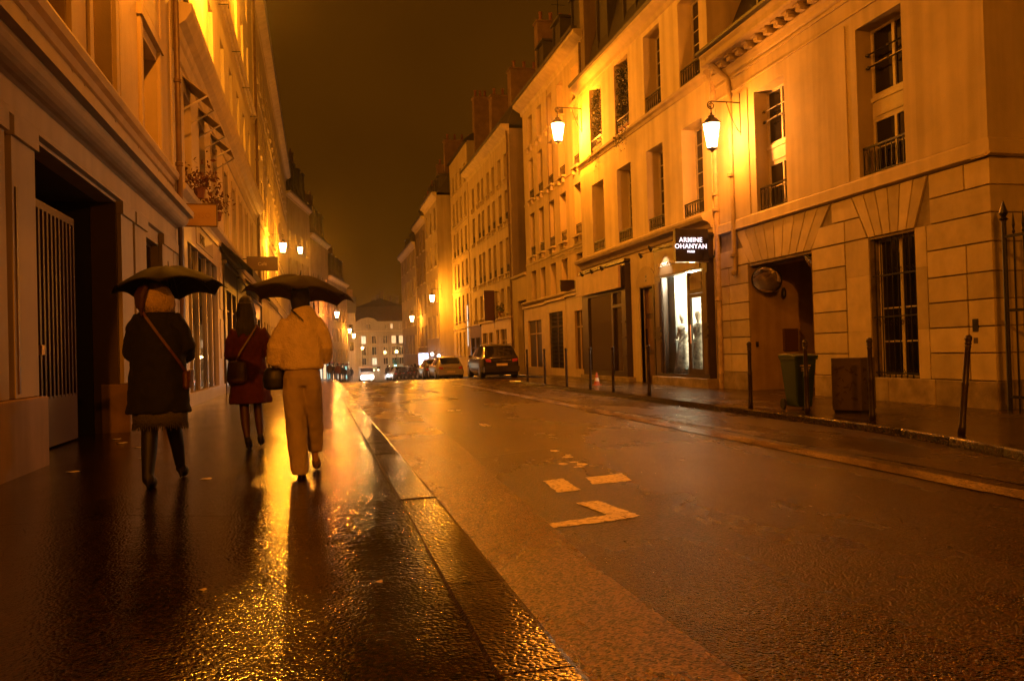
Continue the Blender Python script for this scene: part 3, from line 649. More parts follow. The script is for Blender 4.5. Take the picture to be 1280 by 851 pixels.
# mannequins in long patterned gowns, display cubes
skinm = mat('mannequin_white', (.75, .72, .66), .5)
gown = mat('patterned_grey_cloth', (.80, .78, .70), .8, bump=.6, bscale=9, bdist=.03, c2=(.14, .13, .12), vscale=9)
def mannequin(c, label, lean=0.):
    t = thing('mannequin', label, 'mannequin', c, 0, 'mannequins in the lit shop window')
    x, y, z = c
    b = MB(); b.lathe([(.34, 0), (.30, .25), (.24, .6), (.17, .92), (.135, 1.05), (.16, 1.2), (.19, 1.33), (.14, 1.42), (.05, 1.45)], c, 18, sx=.8)
    for v in range(len(b.v)):                    # folds
        px, py, pz = b.v[v]; a = math.atan2(py-y, px-x); k = max(0, 1-(pz-z)/1.1); f = 1+.16*k*math.sin(a*7+pz*3)
        b.v[v] = (x+(px-x)*f, y+(py-y)*f+lean*(pz-z)*.1, pz)
    b.build('gown', gown, t, smooth=True)
    h = MB(); h.lathe([(.045, 1.40), (.04, 1.5), (.06, 1.54), (.085, 1.62), (.085, 1.7), (.05, 1.77), (.01, 1.785)], (x, y+lean*.15, z), 14, sy=.85); h.build('head', skinm, t, smooth=True)
    a_ = MB()
    for s in (-1, 1): a_.tube([(x, y+s*.18+lean*.13, z+1.34), (x-.06, y+s*.27, z+1.1), (x-.2, y+s*.16, z+.95), (x-.22, y+s*.04, z+1.0)], [.05, .04, .032, .025], 8)
    a_.build('arms', gown, t, smooth=True)
mannequin((9.98, 20.22, .36), 'mannequin in a pale patterned gown left of the glass door', .4)
mannequin((9.98, 19.38, .36), 'mannequin in a grey gown behind the glass door', -.3)
for k, (x_, y_, z_, s_, m__, lb) in enumerate([(9.86, 20.25, .36, .26, 'grey', 'lower grey box at the left foot of the shop window'), (9.86, 20.25, .64, .24, 'white', 'white box stacked on the grey one in the shop window'),
                             (9.84, 19.72, .36, .22, 'teal', 'small blue grey box at the middle foot of the shop window')]):
    mm_ = {'grey': mat('grey_box_card', (.35, .38, .36), .6), 'white': mat('white_box_card', (.7, .68, .6), .6), 'teal': mat('blue_grey_box_card', (.3, .36, .36), .6)}[m__]
    b = MB().box(x_, x_+s_, y_-s_*.8, y_+s_*.8, z_, z_+s_*.9).box(x_-.01, x_+s_+.01, y_-s_*.83, y_+s_*.83, z_+s_*.75, z_+s_*.92)
    tag(b.build('display_box', mm_, None, bevel=.004), lb, 'box', 'boxes in the lit shop window')
# projecting sign
sg = thing('shop_sign', 'black projecting box sign with glowing white lettering over the lit shop', 'sign', (9.15, 18.0, 3.7))
MB().box(8.72, 9.62, 17.96, 18.10, 3.30, 4.12).build('sign_box', mat('black_sign_face', (.015, .011, .010), .25, coat=.3), sg, bevel=.008)
MB().box(8.73, 9.61, 17.955, 18.105, 3.285, 3.30).build('sign_trim', mat('brushed_steel', (.5, .45, .4), .3, metal=1), sg)
for z_ in (3.4, 3.95): MB().box(9.62, 9.8, 18.0, 18.06, z_, z_+.06).build('sign_bracket', IRON, sg)
LET = mat('lit_white_letters', (.8, .8, .8), .5, emis=(.90, .88, 1.), estr=1.15)
for s_, z_, sz in (('ARMINE', 3.785, .165), ('OHANYAN', 3.625, .165), ('PARIS', 3.52, .075)):
    text(s_, sz, (9.13, 17.953, z_), (R(90), 0, 0), LET, sg, .004, bold=.0025, sx=1.10)
lamp('sign_glow', (9.13, 17.85, 3.72), .5, (.85, .85, 1.), .12, sg)
text('ARMINE OHANYAN', .17, (XS-.025, 20.9, 3.45), (R(90), 0, R(-90)), mat('white_letters', (.7, .66, .6), .4), sf, .008, align='LEFT', sx=1.1)
# small spotlights on arms
def spotlight(base, tip, aim, label, power=0., color=(1, .9, .7), grp='little spotlights on arms over the shopfronts'):
    t = thing('spotlight', label, 'spotlight', base, 0, grp)
    MB().tube([base, tip], .010, 6).build('arm', IRON, t)
    d = (Vector(aim)-Vector(tip)).normalized(); b = MB(); p = Vector(tip)
    b.tube([p-d*.05, p+d*.02, p+d*.12], [.025, .045, .05], 8); b.build('lamp_head', IRON, t)
    if power: lamp('spotlight_beam', p+d*.13, power*4, color, .02, t, spot=70, rot=d.to_track_quat('-Z', 'Y').to_euler())
spotlight((9.6, 20.75, 4.02), (9.10, 20.42, 3.98), (9.6, 20.42, 3.3), 'spotlight lit over the fascia of the lit shop', 14, (1, .85, .6))
spotlight((9.6, 21.25, 3.98), (9.2, 21.35, 3.9), (9.6, 21.4, 3.4), 'unlit spotlight left of the lit shop fascia')
# ---- shop A: dark frame, brown glass, pale signboard
sa = MB().box(XS, X+.02, 27.10, 27.75, .2, 3.13).box(XS, X+.02, 23.5, 23.85, .2, 3.9).box(XS, X+.02, 23.85, 27.10, 3.02, 3.16).box(XS, X+.02, 24.62, 24.78, .3, 3.02).box(XS, X+.02, 23.85, 27.10, .2, .42).box(XS, X+.02, 23.85, 24.62, 2.52, 2.62)
sa = sa.build('shopfront', DARKPAINT, mb_, label='dark framed shopfront with brown unlit glass')
MB().box(XS+.06, XS+.07, 24.78, 27.10, .42, 3.02).build('shop_window_pane', GLASS_B, sa)
MB().box(XS+.08, XS+.09, 23.85, 24.62, .42, 2.52).build('door_pane', GLASS_B, sa); MB().box(XS+.08, XS+.09, 23.85, 24.62, 2.62, 3.02).build('transom_pane', GLASS_B, sa)
for z in (.9, 1.5, 2.0): MB().box(XS-.03, XS+.01, 23.52, 23.83, z, z+.05).build('pilaster_moulding', DARKPAINT, sa)
MB().box(XS-.05, X+.05, 23.3, 28.0, .02, .24).build('shop_step', STONE_DIRTY, mb_, bevel=.01)
MB().box(XS-.16, XS-.10, 23.62, 27.95, 3.17, 3.86).box(XS-.18, XS-.16, 23.62, 23.68, 3.17, 3.86).box(XS-.18, XS-.09, 23.62, 27.95, 3.12, 3.17).build('signboard', mat('pale_signboard', (.58, .44, .28), .5, var=.12, vscale=3, streak=.15), sa)
MB().box(XS-.1, X, 23.7, 27.9, 3.2, 3.85).build('signboard_back', DARKPAINT, sa)
MB().box(XS-.02, X, 23.5, 28.0, 3.95, 4.05).build('shopfront_cornice', DARKPAINT, sa)
for k, y_ in enumerate((24.6, 25.6, 26.6)):
    spotlight((9.5, y_, 3.98), (9.2, y_, 3.88), (9.5, y_, 3.4), ('unlit spotlight over the near end', 'unlit spotlight over the middle', 'unlit spotlight over the far end')[k]+' of the pale signboard')
# ivy in two upper windows and trailing over the ledge
def leaves(name, m, label, pts, n, size, grp=None, cat='plant', parent=None, spread=.1):
    b = MB()
    for i in range(n):
        p = Vector(random.choice(pts)) if not callable(pts) else Vector(pts())
        p += Vector([random.gauss(0, spread) for _ in range(3)])
        a = Vector([random.gauss(0, 1) for _ in range(3)]).normalized(); c = a.cross(Vector([random.gauss(0, 1) for _ in range(3)])).normalized()
        s = size*random.uniform(.6, 1.3)
        b.add([p-a*s, p+c*s*.5, p+a*s, p-c*s*.5], [(0, 1, 2, 3)])
    return tag(b.build(name, m, parent), label, cat, grp)
def ivy(ya, yb, label, n):
    t = thing('ivy_plant', label, 'plant', (9.8, (ya+yb)/2, 8.22), 0, 'plants filling the windows of the cream house')
    def p(): 
        u = random.random(); y = yb-.12-abs(random.gauss(0, .26)) if u < .75 else random.uniform(ya, yb); z = random.uniform(8.25, 10.4) if u < .9 else 8.3
        return (9.86+random.uniform(-.02, .22), y, z)
    leaves('foliage', LEAF, None, p, n, .045, cat=None, parent=t, spread=.03)
    def q(): return (9.66-random.uniform(0, .05), random.uniform(ya, yb)-.2, 8.15-abs(random.gauss(0, .28)))
    leaves('trailing_shoots', LEAF, None, q, n//9, .03, cat=None, parent=t, spread=.02)
    MB().box(9.84, 10.0, ya+.1, yb-.1, 8.24, 8.42).build('planter', TERRA, t)
ivy(23.23, 24.42, 'dark ivy filling the second window from the left on the upper floor', 1500)
ivy(25.68, 26.88, 'thin dark ivy in the leftmost upper window of the cream house', 900)
# ================================================================== RIGHT: the row beyond
CURT_D = mat('drawn_curtain_behind_glass', (.10, .08, .055), .25, spec=.5, var=.35, vscale=6)
def facade(parent, X, out, y0, y1, z0, z1, cols, rows, m, depth=.3, xb=None, winrows=4, near=False, rail=.45, sill=True, zb=None, lit=None, gm=None, fm=None, brackets=True, moul=()):
    ops = [(a, c, d, e) for a, c in cols for d, e in rows]
    wall_mesh(X, out, y0, y1, z0, z1, ops, depth, body=(xb if xb is not None else X-out*7, z0)).build('wall', m, parent)
    sb = MB().box(-.06, .16, -.5, .5, -.09, -.02).box(-.02, .12, -.36, -.26, -.30, -.09).box(-.02, .12, .26, .36, -.30, -.09) if brackets else MB().box(-.06, .10, -.5, .5, -.09, -.02)
    sm = sb.mesh('sill', TRIM)
    for i, (a, c) in enumerate(cols):
        for j, (d, e) in enumerate(rows):
            g = gm or random.choice((GLASS_D, GLASS_D, GLASS_B, CURT_D))
            if lit and (i, j) in lit: g = lit[(i, j)]
            f = window(parent, X, out, a, c, d, e, depth, rows=winrows, leaves=2, gm=g, fm=fm, near=near)
            if rail and e-d > 1.6: railing(f, X-out*.05, a, c, d, rail)
            if sill: inst('sill', sm, f, (X, (a+c)/2, d), rz=0 if out > 0 else math.pi, sc=(1, (c-a)*1.15, 1))
    for z, p in moul: MB().box(X, X+out*p, y0, y1, z-.05, z+.05).build('string_course', TRIM, parent)
def eave(parent, X, out, y0, y1, z, p=.45):
    cornice(parent, X, out, y0-.05, y1+.05, [(0, z-.55), (.05, z-.5), (.08, z-.35), (p*.6, z-.25), (p, z-.12), (p, z), (0, z+.02)], TRIM, 'cornice')
    cornice(parent, X, out, y0-.05, y1+.05, [(p-.15, z+.005), (p+.08, z), (p+.1, z+.1), (p-.15, z+.12)], ZINC, 'gutter')
def shopfront(parent, X, out, y0, y1, zt, zbase, bays, m, glass, top=.5, label=None, panelm=None):
    """framed shop: bays = [(ya, yb)] openings"""
    XF = X+out*.14; b = MB(); edges = [y0]+[q for p_ in bays for q in p_]+[y1]
    for a, c in zip(edges[0::2], edges[1::2]): b.box(XF, X, a, c, zbase, zt)
    for a, c in bays: b.box(XF, X, a, c, zt-top, zt); b.box(XF, X, a, c, zbase, zbase+.35)
    b.box(XF+out*.08, X, y0-.03, y1+.03, zt, zt+.1)
    s = b.build('shopfront', m, parent, label=label)
    for a, c in bays:
        MB().box(X+out*.02, X+out*.03, a, c, zbase+.35, zt-top).build('shop_window_pane', glass, s)
        fb = MB(); fb.box(X+out*.02, X+out*.07, (a+c)/2-.03, (a+c)/2+.03, zbase+.35, zt-top).box(X+out*.02, X+out*.07, a, c, zt-top-.65, zt-top-.6); fb.build('glazing_bar', panelm or m, s)
    return s
# ---- R1
r1 = thing('ochre_building', 'ochre five storey house left of the cream one, cream shopfronts below', 'building', (10.1, 33, .1))
C1 = [(35.67, 36.53), (34.13, 34.95), (32.50, 33.32), (30.85, 31.68), (28.85, 29.74)]
facade(r1, 10.1, -1, 28.05, 37.4, 3.35, 13.0, C1, [(3.53, 4.97), (5.70, 7.72), (8.42, 10.35), (10.95, 12.4)], PLASTER_N, depth=.34, winrows=4, moul=((8.3, .03), (5.35, .03)))
wall_mesh(10.1, -1, 28.05, 37.4, -.3, 3.35, [(28.1, 37.2, -.3, 3.0)], .3, body=(17, -.3)).build('lower_wall', PLASTER_N, r1)
eave(r1, 10.1, -1, 28.05, 37.5, 13.3)
mansard(r1, 10.1, -1, 28.1, 37.4, 13.35, 2.6, inset=2.2, dormers=(35.2, 32.6, 30.0))
chimney(r1, 10.9, 13.5, 37.0, 37.6, 13.5, 17.4, 5)
b = MB(); b.tube([(11.2, 34.6, 15), (11.2, 34.6, 18.6)], .02, 5)
for z_, l_ in ((18.5, .5), (17.6, .35), (17.2, .35)): b.tube([(11.2-l_, 34.6, z_), (11.2+l_, 34.6, z_)], .012, 4)
b.build('roof_aerial', IRON, r1)
shopfront(r1, 10.0, -1, 33.4, 37.25, 3.2, .05, [(34.2, 36.55)], CREAMWOOD, DARKPAINT, .62, label='cream shopfront with doorway filled in dark')  # solid dark sheet fills the bay, its colour standing for unlit depth
shopfront(r1, 10.0, -1, 30.55, 33.38, 3.25, .05, [(31.0, 33.0)], CREAMWOOD, GLASS_D, .46, label='cream shopfront with dark barred window')
shopfront(r1, 10.0, -1, 28.15, 30.5, 3.3, .05, [(28.5, 29.45)], CREAMWOOD, WOODDOOR, .62, label='cream stone doorway with a brown door')
cornice(r1, 10.0, -1, 28.1, 37.4, [(0, 3.34), (.10, 3.36), (.24, 3.44), (.24, 3.5), (0, 3.58)], TRIM, 'shop_cornice')
gb = MB()
for i in range(12): gb.box(9.90, 9.93, 31.05+i*.17, 31.07+i*.17, .4, 2.8)
for i in range(14): gb.box(9.905, 9.925, 31.0, 33.0, .5+i*.17, .52+i*.17)
gb.build('roller_grille', IRON, r1)
for z_, ya, yb in ((3.30, 28.1, 37.3), (5.18, 28.1, 33.0)):
    MB().tube([(10.06, ya+(yb-ya)*k/8, z_-.02*math.sin(k*1.3)) for k in range(9)], .012, 5).build('cable', PIPE_D, r1)
MB().tube([(10.05, 33.0, 5.18), (10.05, 33.05, 8.3), (10.05, 32.95, 12.6)], .012, 5).build('cable', PIPE_D, r1)
pipe(r1, [(9.98, 28.3, 12.9), (9.98, 28.3, 3.6)], .05, PIPE_D)
# ---- low link with a tall dark gateway
lk_ = thing('gateway_link', 'low ochre block with a tall dark gateway between two taller houses', 'building', (10.1, 38.8, 0))
wall_mesh(10.1, -1, 37.42, 40.2, -.4, 5.0, [(37.7, 39.4, -.4, 3.72)], .35, body=(17, 3.9)).build('wall', PLASTER_N, lk_)
cornice(lk_, 10.1, -1, 37.42, 40.2, [(0, 4.9), (.12, 4.95), (.15, 5.05), (0, 5.1)], TRIM)
gt = MB().box(10.4, 10.5, 37.7, 39.4, -.4, 3.72).build('gate', WOODDOOR, lk_)
for a, c in ((37.8, 38.5), (38.6, 39.3)):
    for z in (.1, 1.4, 2.6): MB().box(10.36, 10.4, a, c, z, z+1.0).build('gate_panel', WOODDOOR, gt, bevel=.02)
# ---- R2
r2 = thing('bracketed_building', 'ochre house of narrow windows on bracketed sills, brick stacks above a curved roof', 'building', (10.1, 46, 0))
C2 = [(50.0, 50.75), (48.2, 48.95), (47.05, 47.8), (45.4, 46.1), (44.0, 44.75), (42.35, 43.15), (40.75, 41.6)]
facade(r2, 10.1, -1, 40.2, 52.0, 2.9, 12.9, C2, [(3.3, 4.68), (5.46, 7.33), (8.27, 9.9), (10.55, 11.9)], PLASTER_N, depth=.28, winrows=1, moul=((8.0, .04), (5.2, .04)))
wall_mesh(10.1, -1, 40.2, 52.0, -1.2, 2.9, [(40.3, 51.5, -1.2, 2.8)], .28, body=(17, -1.2)).build('lower_wall', PLASTER_N, r2)
MB().quad((10.1, 40.19, -.4), (17, 40.19, -.4), (17, 40.19, 13), (10.1, 40.19, 13)).build('end_wall', PLASTER_D, r2)
eave(r2, 10.1, -1, 40.2, 52.0, 13.2)
b = MB(); prof = [(10.0, 13.2)]+[(12.2-2.0*math.cos(a), 13.2+2.4*math.sin(a)) for a in [k*math.pi/12 for k in range(1, 7)]]+[(17, 15.6), (17, 13.2)]
b.prism(prof, 40.2, 47.5).build('roof', SLATE, r2)
mansard(r2, 10.1, -1, 47.5, 52, 13.2, 2.0)
chimney(r2, 10.8, 13.0, 47.2, 48.0, 13.2, 17.0, 4); chimney(r2, 11.2, 15.5, 43.8, 44.6, 13.5, 17.5, 7); chimney(r2, 10.6, 11.6, 51.6, 52.3, 13.2, 18.3, 3)
pipe(r2, [(9.98, 40.35, 13.1), (10.02, 40.4, 12.4), (10.02, 40.4, -.2)], .05, PIPE_D)
shopfront(r2, 10.1, -1, 40.4, 44.3, 2.95, -.4, [(41.4, 42.9), (43.2, 44.0)], CREAMWOOD, WOODDOOR, .55, label='cream shopfront with two dark doors')
shopfront(r2, 10.1, -1, 44.4, 48.2, 2.9, -.5, [(44.8, 46.0), (46.4, 47.8)], CREAMWOOD, GLASS_B, .6)
shopfront(r2, 10.1, -1, 48.3, 51.9, 2.8, -.6, [(48.7, 49.9), (50.3, 51.5)], DARKPAINT, GLASS_B, .7, label='dark brown shopfront')
# ---- R2b taller
r2b = thing('tall_gabled_building', 'taller narrow fronted house in the middle of the right hand row', 'building', (10.0, 55, 0))
C3 = [(52.6, 53.3), (54.2, 54.9), (55.8, 56.5), (57.2, 57.9)]
facade(r2b, 10.05, -1, 52.0, 59.0, -1.5, 15.4, C3, [(1.0, 2.6), (3.4, 5.2), (5.9, 7.6), (8.2, 9.9), (10.6, 12.2), (12.9, 14.2)], PLASTER_N, depth=.25, winrows=1, moul=((5.6, .05), (8.0, .05), (2.9, .05), (10.3, .05)), brackets=False)
MB().quad((10.1, 51.98, 12.5), (14, 51.98, 12.5), (14, 51.98, 15.5), (10.1, 51.98, 15.5)).build('gable_wall', PLASTER_F, r2b)
MB().prism([(9.8, 15.4), (10.0, 15.65), (12.5, 17.5), (16, 15.4)], 52, 59).build('roof', SLATE, r2b)
lp = MB().box(10.01, 10.03, 53.0, 53.12, 1.6, 4.4).build('lit_tube_sign', mat('pale_tube_glow', (.6, .65, .6), .4, emis=(.75, .85, .75), estr=.9), r2b)
# ---- R3.. : set forward, far houses
def far_house(name, label, X, out, y0, y1, zb, z1, m, roofh, cols_pitch, rowz, xb, chim=(), lit=None, cat='building'):
    t = thing(name, label, cat, (X, (y0+y1)/2, zb))
    n = max(2, int((y1-y0)/cols_pitch)); cols_ = [(y0+(i+.32)*(y1-y0)/n, y0+(i+.32)*(y1-y0)/n+.85) for i in range(n)]
    facade(t, X, out, y0, y1, zb, z1, cols_, rowz, m, depth=.22, xb=xb, winrows=1, brackets=False, rail=0, lit=lit)
    eave(t, X, out, y0, y1, z1+.2, .35)
    mansard(t, X, out, y0, y1, z1+.2, roofh, inset=1.2, dormers=[y0+(i+.5)*(y1-y0)/3 for i in range(3)])
    for (a, d, h) in chim:
        chimney(t, min(X-out*.9, X-out*3.2), max(X-out*.9, X-out*3.2), a, a+.6, z1, z1+h, 4)
    return t
RZ = lambda z0: [(z0+k*2.75, z0+k*2.75+1.75) for k in range(4)]
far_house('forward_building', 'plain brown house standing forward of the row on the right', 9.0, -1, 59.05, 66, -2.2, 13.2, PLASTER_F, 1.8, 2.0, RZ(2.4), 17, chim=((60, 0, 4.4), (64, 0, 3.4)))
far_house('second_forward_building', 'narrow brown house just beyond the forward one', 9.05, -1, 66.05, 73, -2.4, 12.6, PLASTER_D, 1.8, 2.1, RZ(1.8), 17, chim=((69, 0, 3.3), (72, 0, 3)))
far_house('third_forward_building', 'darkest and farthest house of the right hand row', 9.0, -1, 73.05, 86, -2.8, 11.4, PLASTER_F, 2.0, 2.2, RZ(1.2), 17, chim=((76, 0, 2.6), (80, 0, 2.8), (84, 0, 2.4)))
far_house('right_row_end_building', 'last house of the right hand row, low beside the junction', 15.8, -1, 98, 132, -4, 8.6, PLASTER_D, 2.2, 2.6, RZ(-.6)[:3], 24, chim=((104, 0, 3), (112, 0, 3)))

# ================================================================== LEFT: stone shop building with the gated recess
l1 = thing('panelled_stone_building', 'brown stone building with panelled frieze and a dark gated recess, nearest on the left', 'building', (-2.9, 10, .12))
X = -2.9
WL = [(9.55, 10.75), (11.85, 13.05), (15.1, 16.6), (6.9, 8.2), (4.3, 5.6)]
ops = [(a, c, 5.3, 7.1) for a, c in WL]+[(a, c, 8.2, 10.6) for a, c in WL]
wall_mesh(X-.06, 1, -14, 18.1, 5.15, 15.0, ops, .35, body=(-9, 5.2)).build('upper_wall', PLASTER_L, l1)
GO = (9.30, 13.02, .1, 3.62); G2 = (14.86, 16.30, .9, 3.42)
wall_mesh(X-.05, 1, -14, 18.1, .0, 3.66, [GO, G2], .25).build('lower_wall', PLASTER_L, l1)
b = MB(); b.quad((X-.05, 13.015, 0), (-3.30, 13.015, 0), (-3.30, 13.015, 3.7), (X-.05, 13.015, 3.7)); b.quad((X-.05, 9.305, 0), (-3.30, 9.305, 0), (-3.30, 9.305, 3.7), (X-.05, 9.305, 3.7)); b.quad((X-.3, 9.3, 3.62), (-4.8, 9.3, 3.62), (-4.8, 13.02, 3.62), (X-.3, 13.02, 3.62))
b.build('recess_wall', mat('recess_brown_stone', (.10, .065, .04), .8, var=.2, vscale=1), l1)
MB().box(-4.9, -4.8, 9.3, 13.2, 0, 3.7).box(-4.8, -3.31, 13.02, 13.1, 0, 3.7).box(-4.8, -3.31, 9.2, 9.3, 0, 3.7).build('recess_back', mat('recess_shade_black', (.012, .010, .008), .6), l1)  # deeper walls coloured black to stand for the unlit depth
# barred gate in the recess
gate = MB().box(-3.32, -3.28, 9.35, 12.1, .15, .78).build('gate_panel', mat('dark_gate_paint', (.055, .022, .013), .45), l1)
bm_ = MB().box(-.015, .015, -.03, .03, 0, 2.35).mesh('gate_bar', MATS['dark_gate_paint'])
MB().box(-3.32, -3.28, 9.35, 12.1, 3.1, 3.2).build('gate_rail', MATS['dark_gate_paint'], gate)
for i in range(18): inst('gate_bar', bm_, gate, (-3.29, 9.42+i*.155, .75))
MB().box(-3.27, -3.22, 10.5, 10.6, 1.3, 1.42).build('gate_lock', mat('brass_lock', (.45, .25, .08), .35, metal=.8), gate)
# pilasters with plain capitals on the ground floor, socle blocks
for ya, yb in ((8.62, 9.28), (13.04, 13.82), (13.98, 14.84), (16.32, 17.5), (6.3, 8.45), (17.55, 18.05)):
    m_ = MB(); m_.box(X-.04, X+.02, ya, yb, .86, 3.45).box(X-.04, X+.06, ya-.02, yb+.02, 3.45, 3.64); m_.build('pilaster', PLASTER_L, l1)
for ya, yb in ((6.0, 9.30), (13.0, 14.86), (16.30, 18.1)): MB().box(X-.3, X+.10, ya, yb, .0, .85).build('socle_block', mat('reddish_socle_stone', (.30, .19, .11), .7, bump=.2, bscale=40, var=.2, vscale=2, streak=.2), l1, bevel=.01)
window(l1, X-.05, 1, *G2, .22, rows=[3], leaves=1, fm=PIPE_D, near=False)
MB().box(X-.2, X-.12, 14.86, 16.3, 2.66, 2.78).build('transom', PIPE_D, l1)
MB().box(X+.02, X+.035, 8.68, 8.72, .9, 2.95).build('cable', PIPE_D, l1)
# entablature: fascia, cove, projecting slab, panelled frieze, ledge
cornice(l1, X-.05, 1, -14, 18.0, [(0, 3.66), (.07, 3.67), (.07, 3.72), (.055, 3.74), (.055, 4.0), (.10, 4.02)]+[(.10+.22*math.sin(a), 4.02+.20*(1-math.cos(a))) for a in [k*math.pi/12 for k in range(1, 7)]]+[(.42, 4.23), (.42, 4.36), (0, 4.40)], PLASTER_L, 'entablature')
cornice(l1, X-.05, 1, -14, 18.0, [(0, 4.90), (.05, 4.92), (.07, 5.02), (.14, 5.05), (.16, 5.15), (.15, 5.19), (-.05, 5.21)], PLASTER_L, 'ledge')
MB().box(X-.4, X-.05, -14, 18.05, 4.38, 4.92).build('frieze', PLASTER_L, l1)
pe = [2.0, 4.0, 6.0, 8.0, 9.3, 10.84, 11.38, 13.01, 14.58, 16.32, 17.25, 17.95]
for a, c in zip(pe[:-1], pe[1:]):
    m_ = MB(); g = .09; m_.box(X-.06, X-.02, a+g*.4, a+g, 4.42, 4.88).box(X-.06, X-.02, c-g, c-g*.4, 4.42, 4.88).box(X-.06, X-.02, a+g, c-g, 4.82, 4.88).box(X-.06, X-.035, a+g+.05, c-g-.05, 4.42, 4.77)
    m_.build('frieze_panel', PLASTER_L, l1)
for i, (a, c) in enumerate(WL):
    for z0, z1 in ((5.3, 7.1), (8.2, 10.6)):
        window(l1, X-.06, 1, a, c, z0, z1, .32, rows=3, leaves=2, near=True, fm=mat('brown_window_paint', (.16, .10, .06), .5))
    m_ = MB().box(X-.06, X+.0, a-.22, a-.04, 5.21, 7.3).box(X-.06, X+.0, c+.04, c+.22, 5.21, 7.3).box(X-.06, X+.04, a-.26, c+.26, 7.3, 7.5).box(X-.06, X-.01, a+.1, c-.1, 7.62, 7.95)
    m_.build('window_surround', PLASTER_L, l1)
for a, c in ((8.4, 9.2), (11.0, 11.55), (13.45, 14.7), (16.95, 17.6)): MB().box(X-.06, X-.03, a, c, 5.21, 14).build('pilaster', PLASTER_L, l1)
eave(l1, X-.06, 1, -14, 18.1, 15.3); mansard(l1, X-.06, 1, -14, 18.1, 15.4, 3)
pipe(l1, [(-2.80, 18.0, 15), (-2.80, 18.0, 4.2), (-2.80, 18.0, .15)], .06, PIPE_D, rings=(5.4, 7.2, 9.5, 3.05))
MB().lathe([(.05, 0), (.09, .05), (.09, .12), (.04, .16)], (-2.74, 17.85, 2.98), 8).build('pipe_tap', PIPE_D, l1)

# ---- LEFT second building: pale, heavy cornice
l2 = thing('pale_left_building', 'pale lamplit house with heavy cornice and awnings, second on the left', 'building', (-2.95, 30, 0))
X = -2.95
CL = [(19.75, 20.85), (22.2, 23.3), (24.7, 25.8), (27.7, 28.8), (30.4, 31.5), (33.1, 34.2), (35.8, 36.9), (38.5, 39.6)]
facade(l2, X, 1, 18.15, 42.4, 4.75, 20.0, CL, [(5.35, 7.55), (9.5, 12.0), (14.1, 16.2), (17.3, 19.0)], PLASTER_L2, depth=.28, winrows=4, near=False, brackets=False, rail=.0, sill=False, xb=-10)
cornice(l2, X, 1, 18.3, 42.4, [(0, 8.0), (.05, 8.02), (.07, 8.35), (.12, 8.4), (.16, 8.55), (.30, 8.65), (.42, 8.85), (.44, 9.02), (0, 9.08)], TRIM, 'cornice')
cornice(l2, X, 1, 18.3, 42.4, [(0, 13.3), (.06, 13.32), (.10, 13.45), (.18, 13.52), (.18, 13.6), (0, 13.65)], TRIM, 'string_course')
cornice(l2, X, 1, 18.3, 42.4, [(0, 4.7), (.06, 4.72), (.10, 4.85), (.22, 4.95), (.24, 5.06), (0, 5.12)], TRIM, 'string_course')
eave(l2, X, 1, 18.15, 42.4, 20.2); mansard(l2, X, 1, 18.15, 42.4, 20.3, 2)
for i, (a, c) in enumerate(CL):
    railing(l2, X+.06, a-.05, c+.05, 9.06, .9)
    if i > 1: MB().box(X-.02, X+.03, a-.14, a-.02, 5.3, 7.7).box(X-.02, X+.03, c+.02, c+.14, 5.3, 7.7).build('window_surround', TRIM, l2)
for z in (13.0,):
    for i in range(4): MB().tube([(X, 27.5+i*4.2, z), (X+.32, 27.5+i*4.2, z+.02), (X+.32, 27.5+i*4.2, z-.12)], .022, 6).build('shutter_hook', IRON, l2)
pipe(l2, [(-2.82, 42.2, 20), (-2.82, 42.2, 8.2), (-2.82, 42.2, -.3)], .07, PIPE_D, rings=(9.5, 6, 11.4))
wall_mesh(X, 1, 18.15, 42.4, -.6, 4.75, [(19.19, 24.6, .42, 3.92), (26.3, 29.6, .1, 4.4), (30.4, 34, .1, 4.2), (35, 41.8, -.3, 3.9)], .25, body=None).build('lower_wall', PLASTER_L2, l2)
MB().box(-3.6, -3.5, 18.2, 42.3, -.6, 4.7).build('inner_wall', DARKPAINT, l2)
s1 = MB().box(X-.05, X+.10, 18.75, 19.19, .4, 4.6).box(X-.05, X+.10, 24.6, 24.85, .4, 4.6).box(X-.05, X+.10, 19.19, 24.6, 3.92, 4.6).box(X-.2, X+.12, 18.6, 26.0, .0, .42).box(X-.05, X+.14, 18.75, 24.9, 4.55, 4.68)
s1 = s1.build('shopfront', mat('pale_yellow_shopfront', (.58, .47, .30), .45, var=.1, vscale=3), l2, label='pale shopfront whose big panes reflect the street')
MB().box(X-.02, X, 19.2, 24.6, .42, 3.92).build('shop_window_pane', mat('reflective_shop_glass', (.02, .016, .01), .03, spec=1.6), s1)
for y_ in (19.95, 21.05, 22.5, 23.6): MB().box(X, X+.06, y_-.035, y_+.035, .42, 3.92).build('mullion', mat('pale_mullion', (.55, .50, .42), .35, metal=.4), s1)
MB().box(X, X+.05, 19.2, 24.6, 3.18, 3.25).build('transom', MATS['pale_mullion'], s1)
MB().box(X+.10, X+.12, 20.5, 23.6, 4.05, 4.5).build('fascia_panel', mat('fascia_ochre', (.42, .32, .18), .5, var=.1, vscale=4), s1)
text('ISTEL', .36, (X+.125, 21.0, 4.13), (R(90), 0, R(90)), mat('brown_letters', (.10, .05, .02), .5), s1, .01, align='LEFT', sx=1.1)
MB().box(X, X+.09, 24.95, 25.9, .42, 4.5).box(X+.09, X+.12, 25.1, 25.75, 1.2, 2.4).box(X+.09, X+.12, 25.1, 25.75, 2.7, 4.1).build('pilaster', MATS['pale_yellow_shopfront'], l2)
s2 = shopfront(l2, X, 1, 26.1, 29.9, 4.2, -.05, [(26.6, 28.0), (28.3, 29.5)], DARKPAINT, GLASS_B, .8, label='black shopfront under the sloping dark awning')
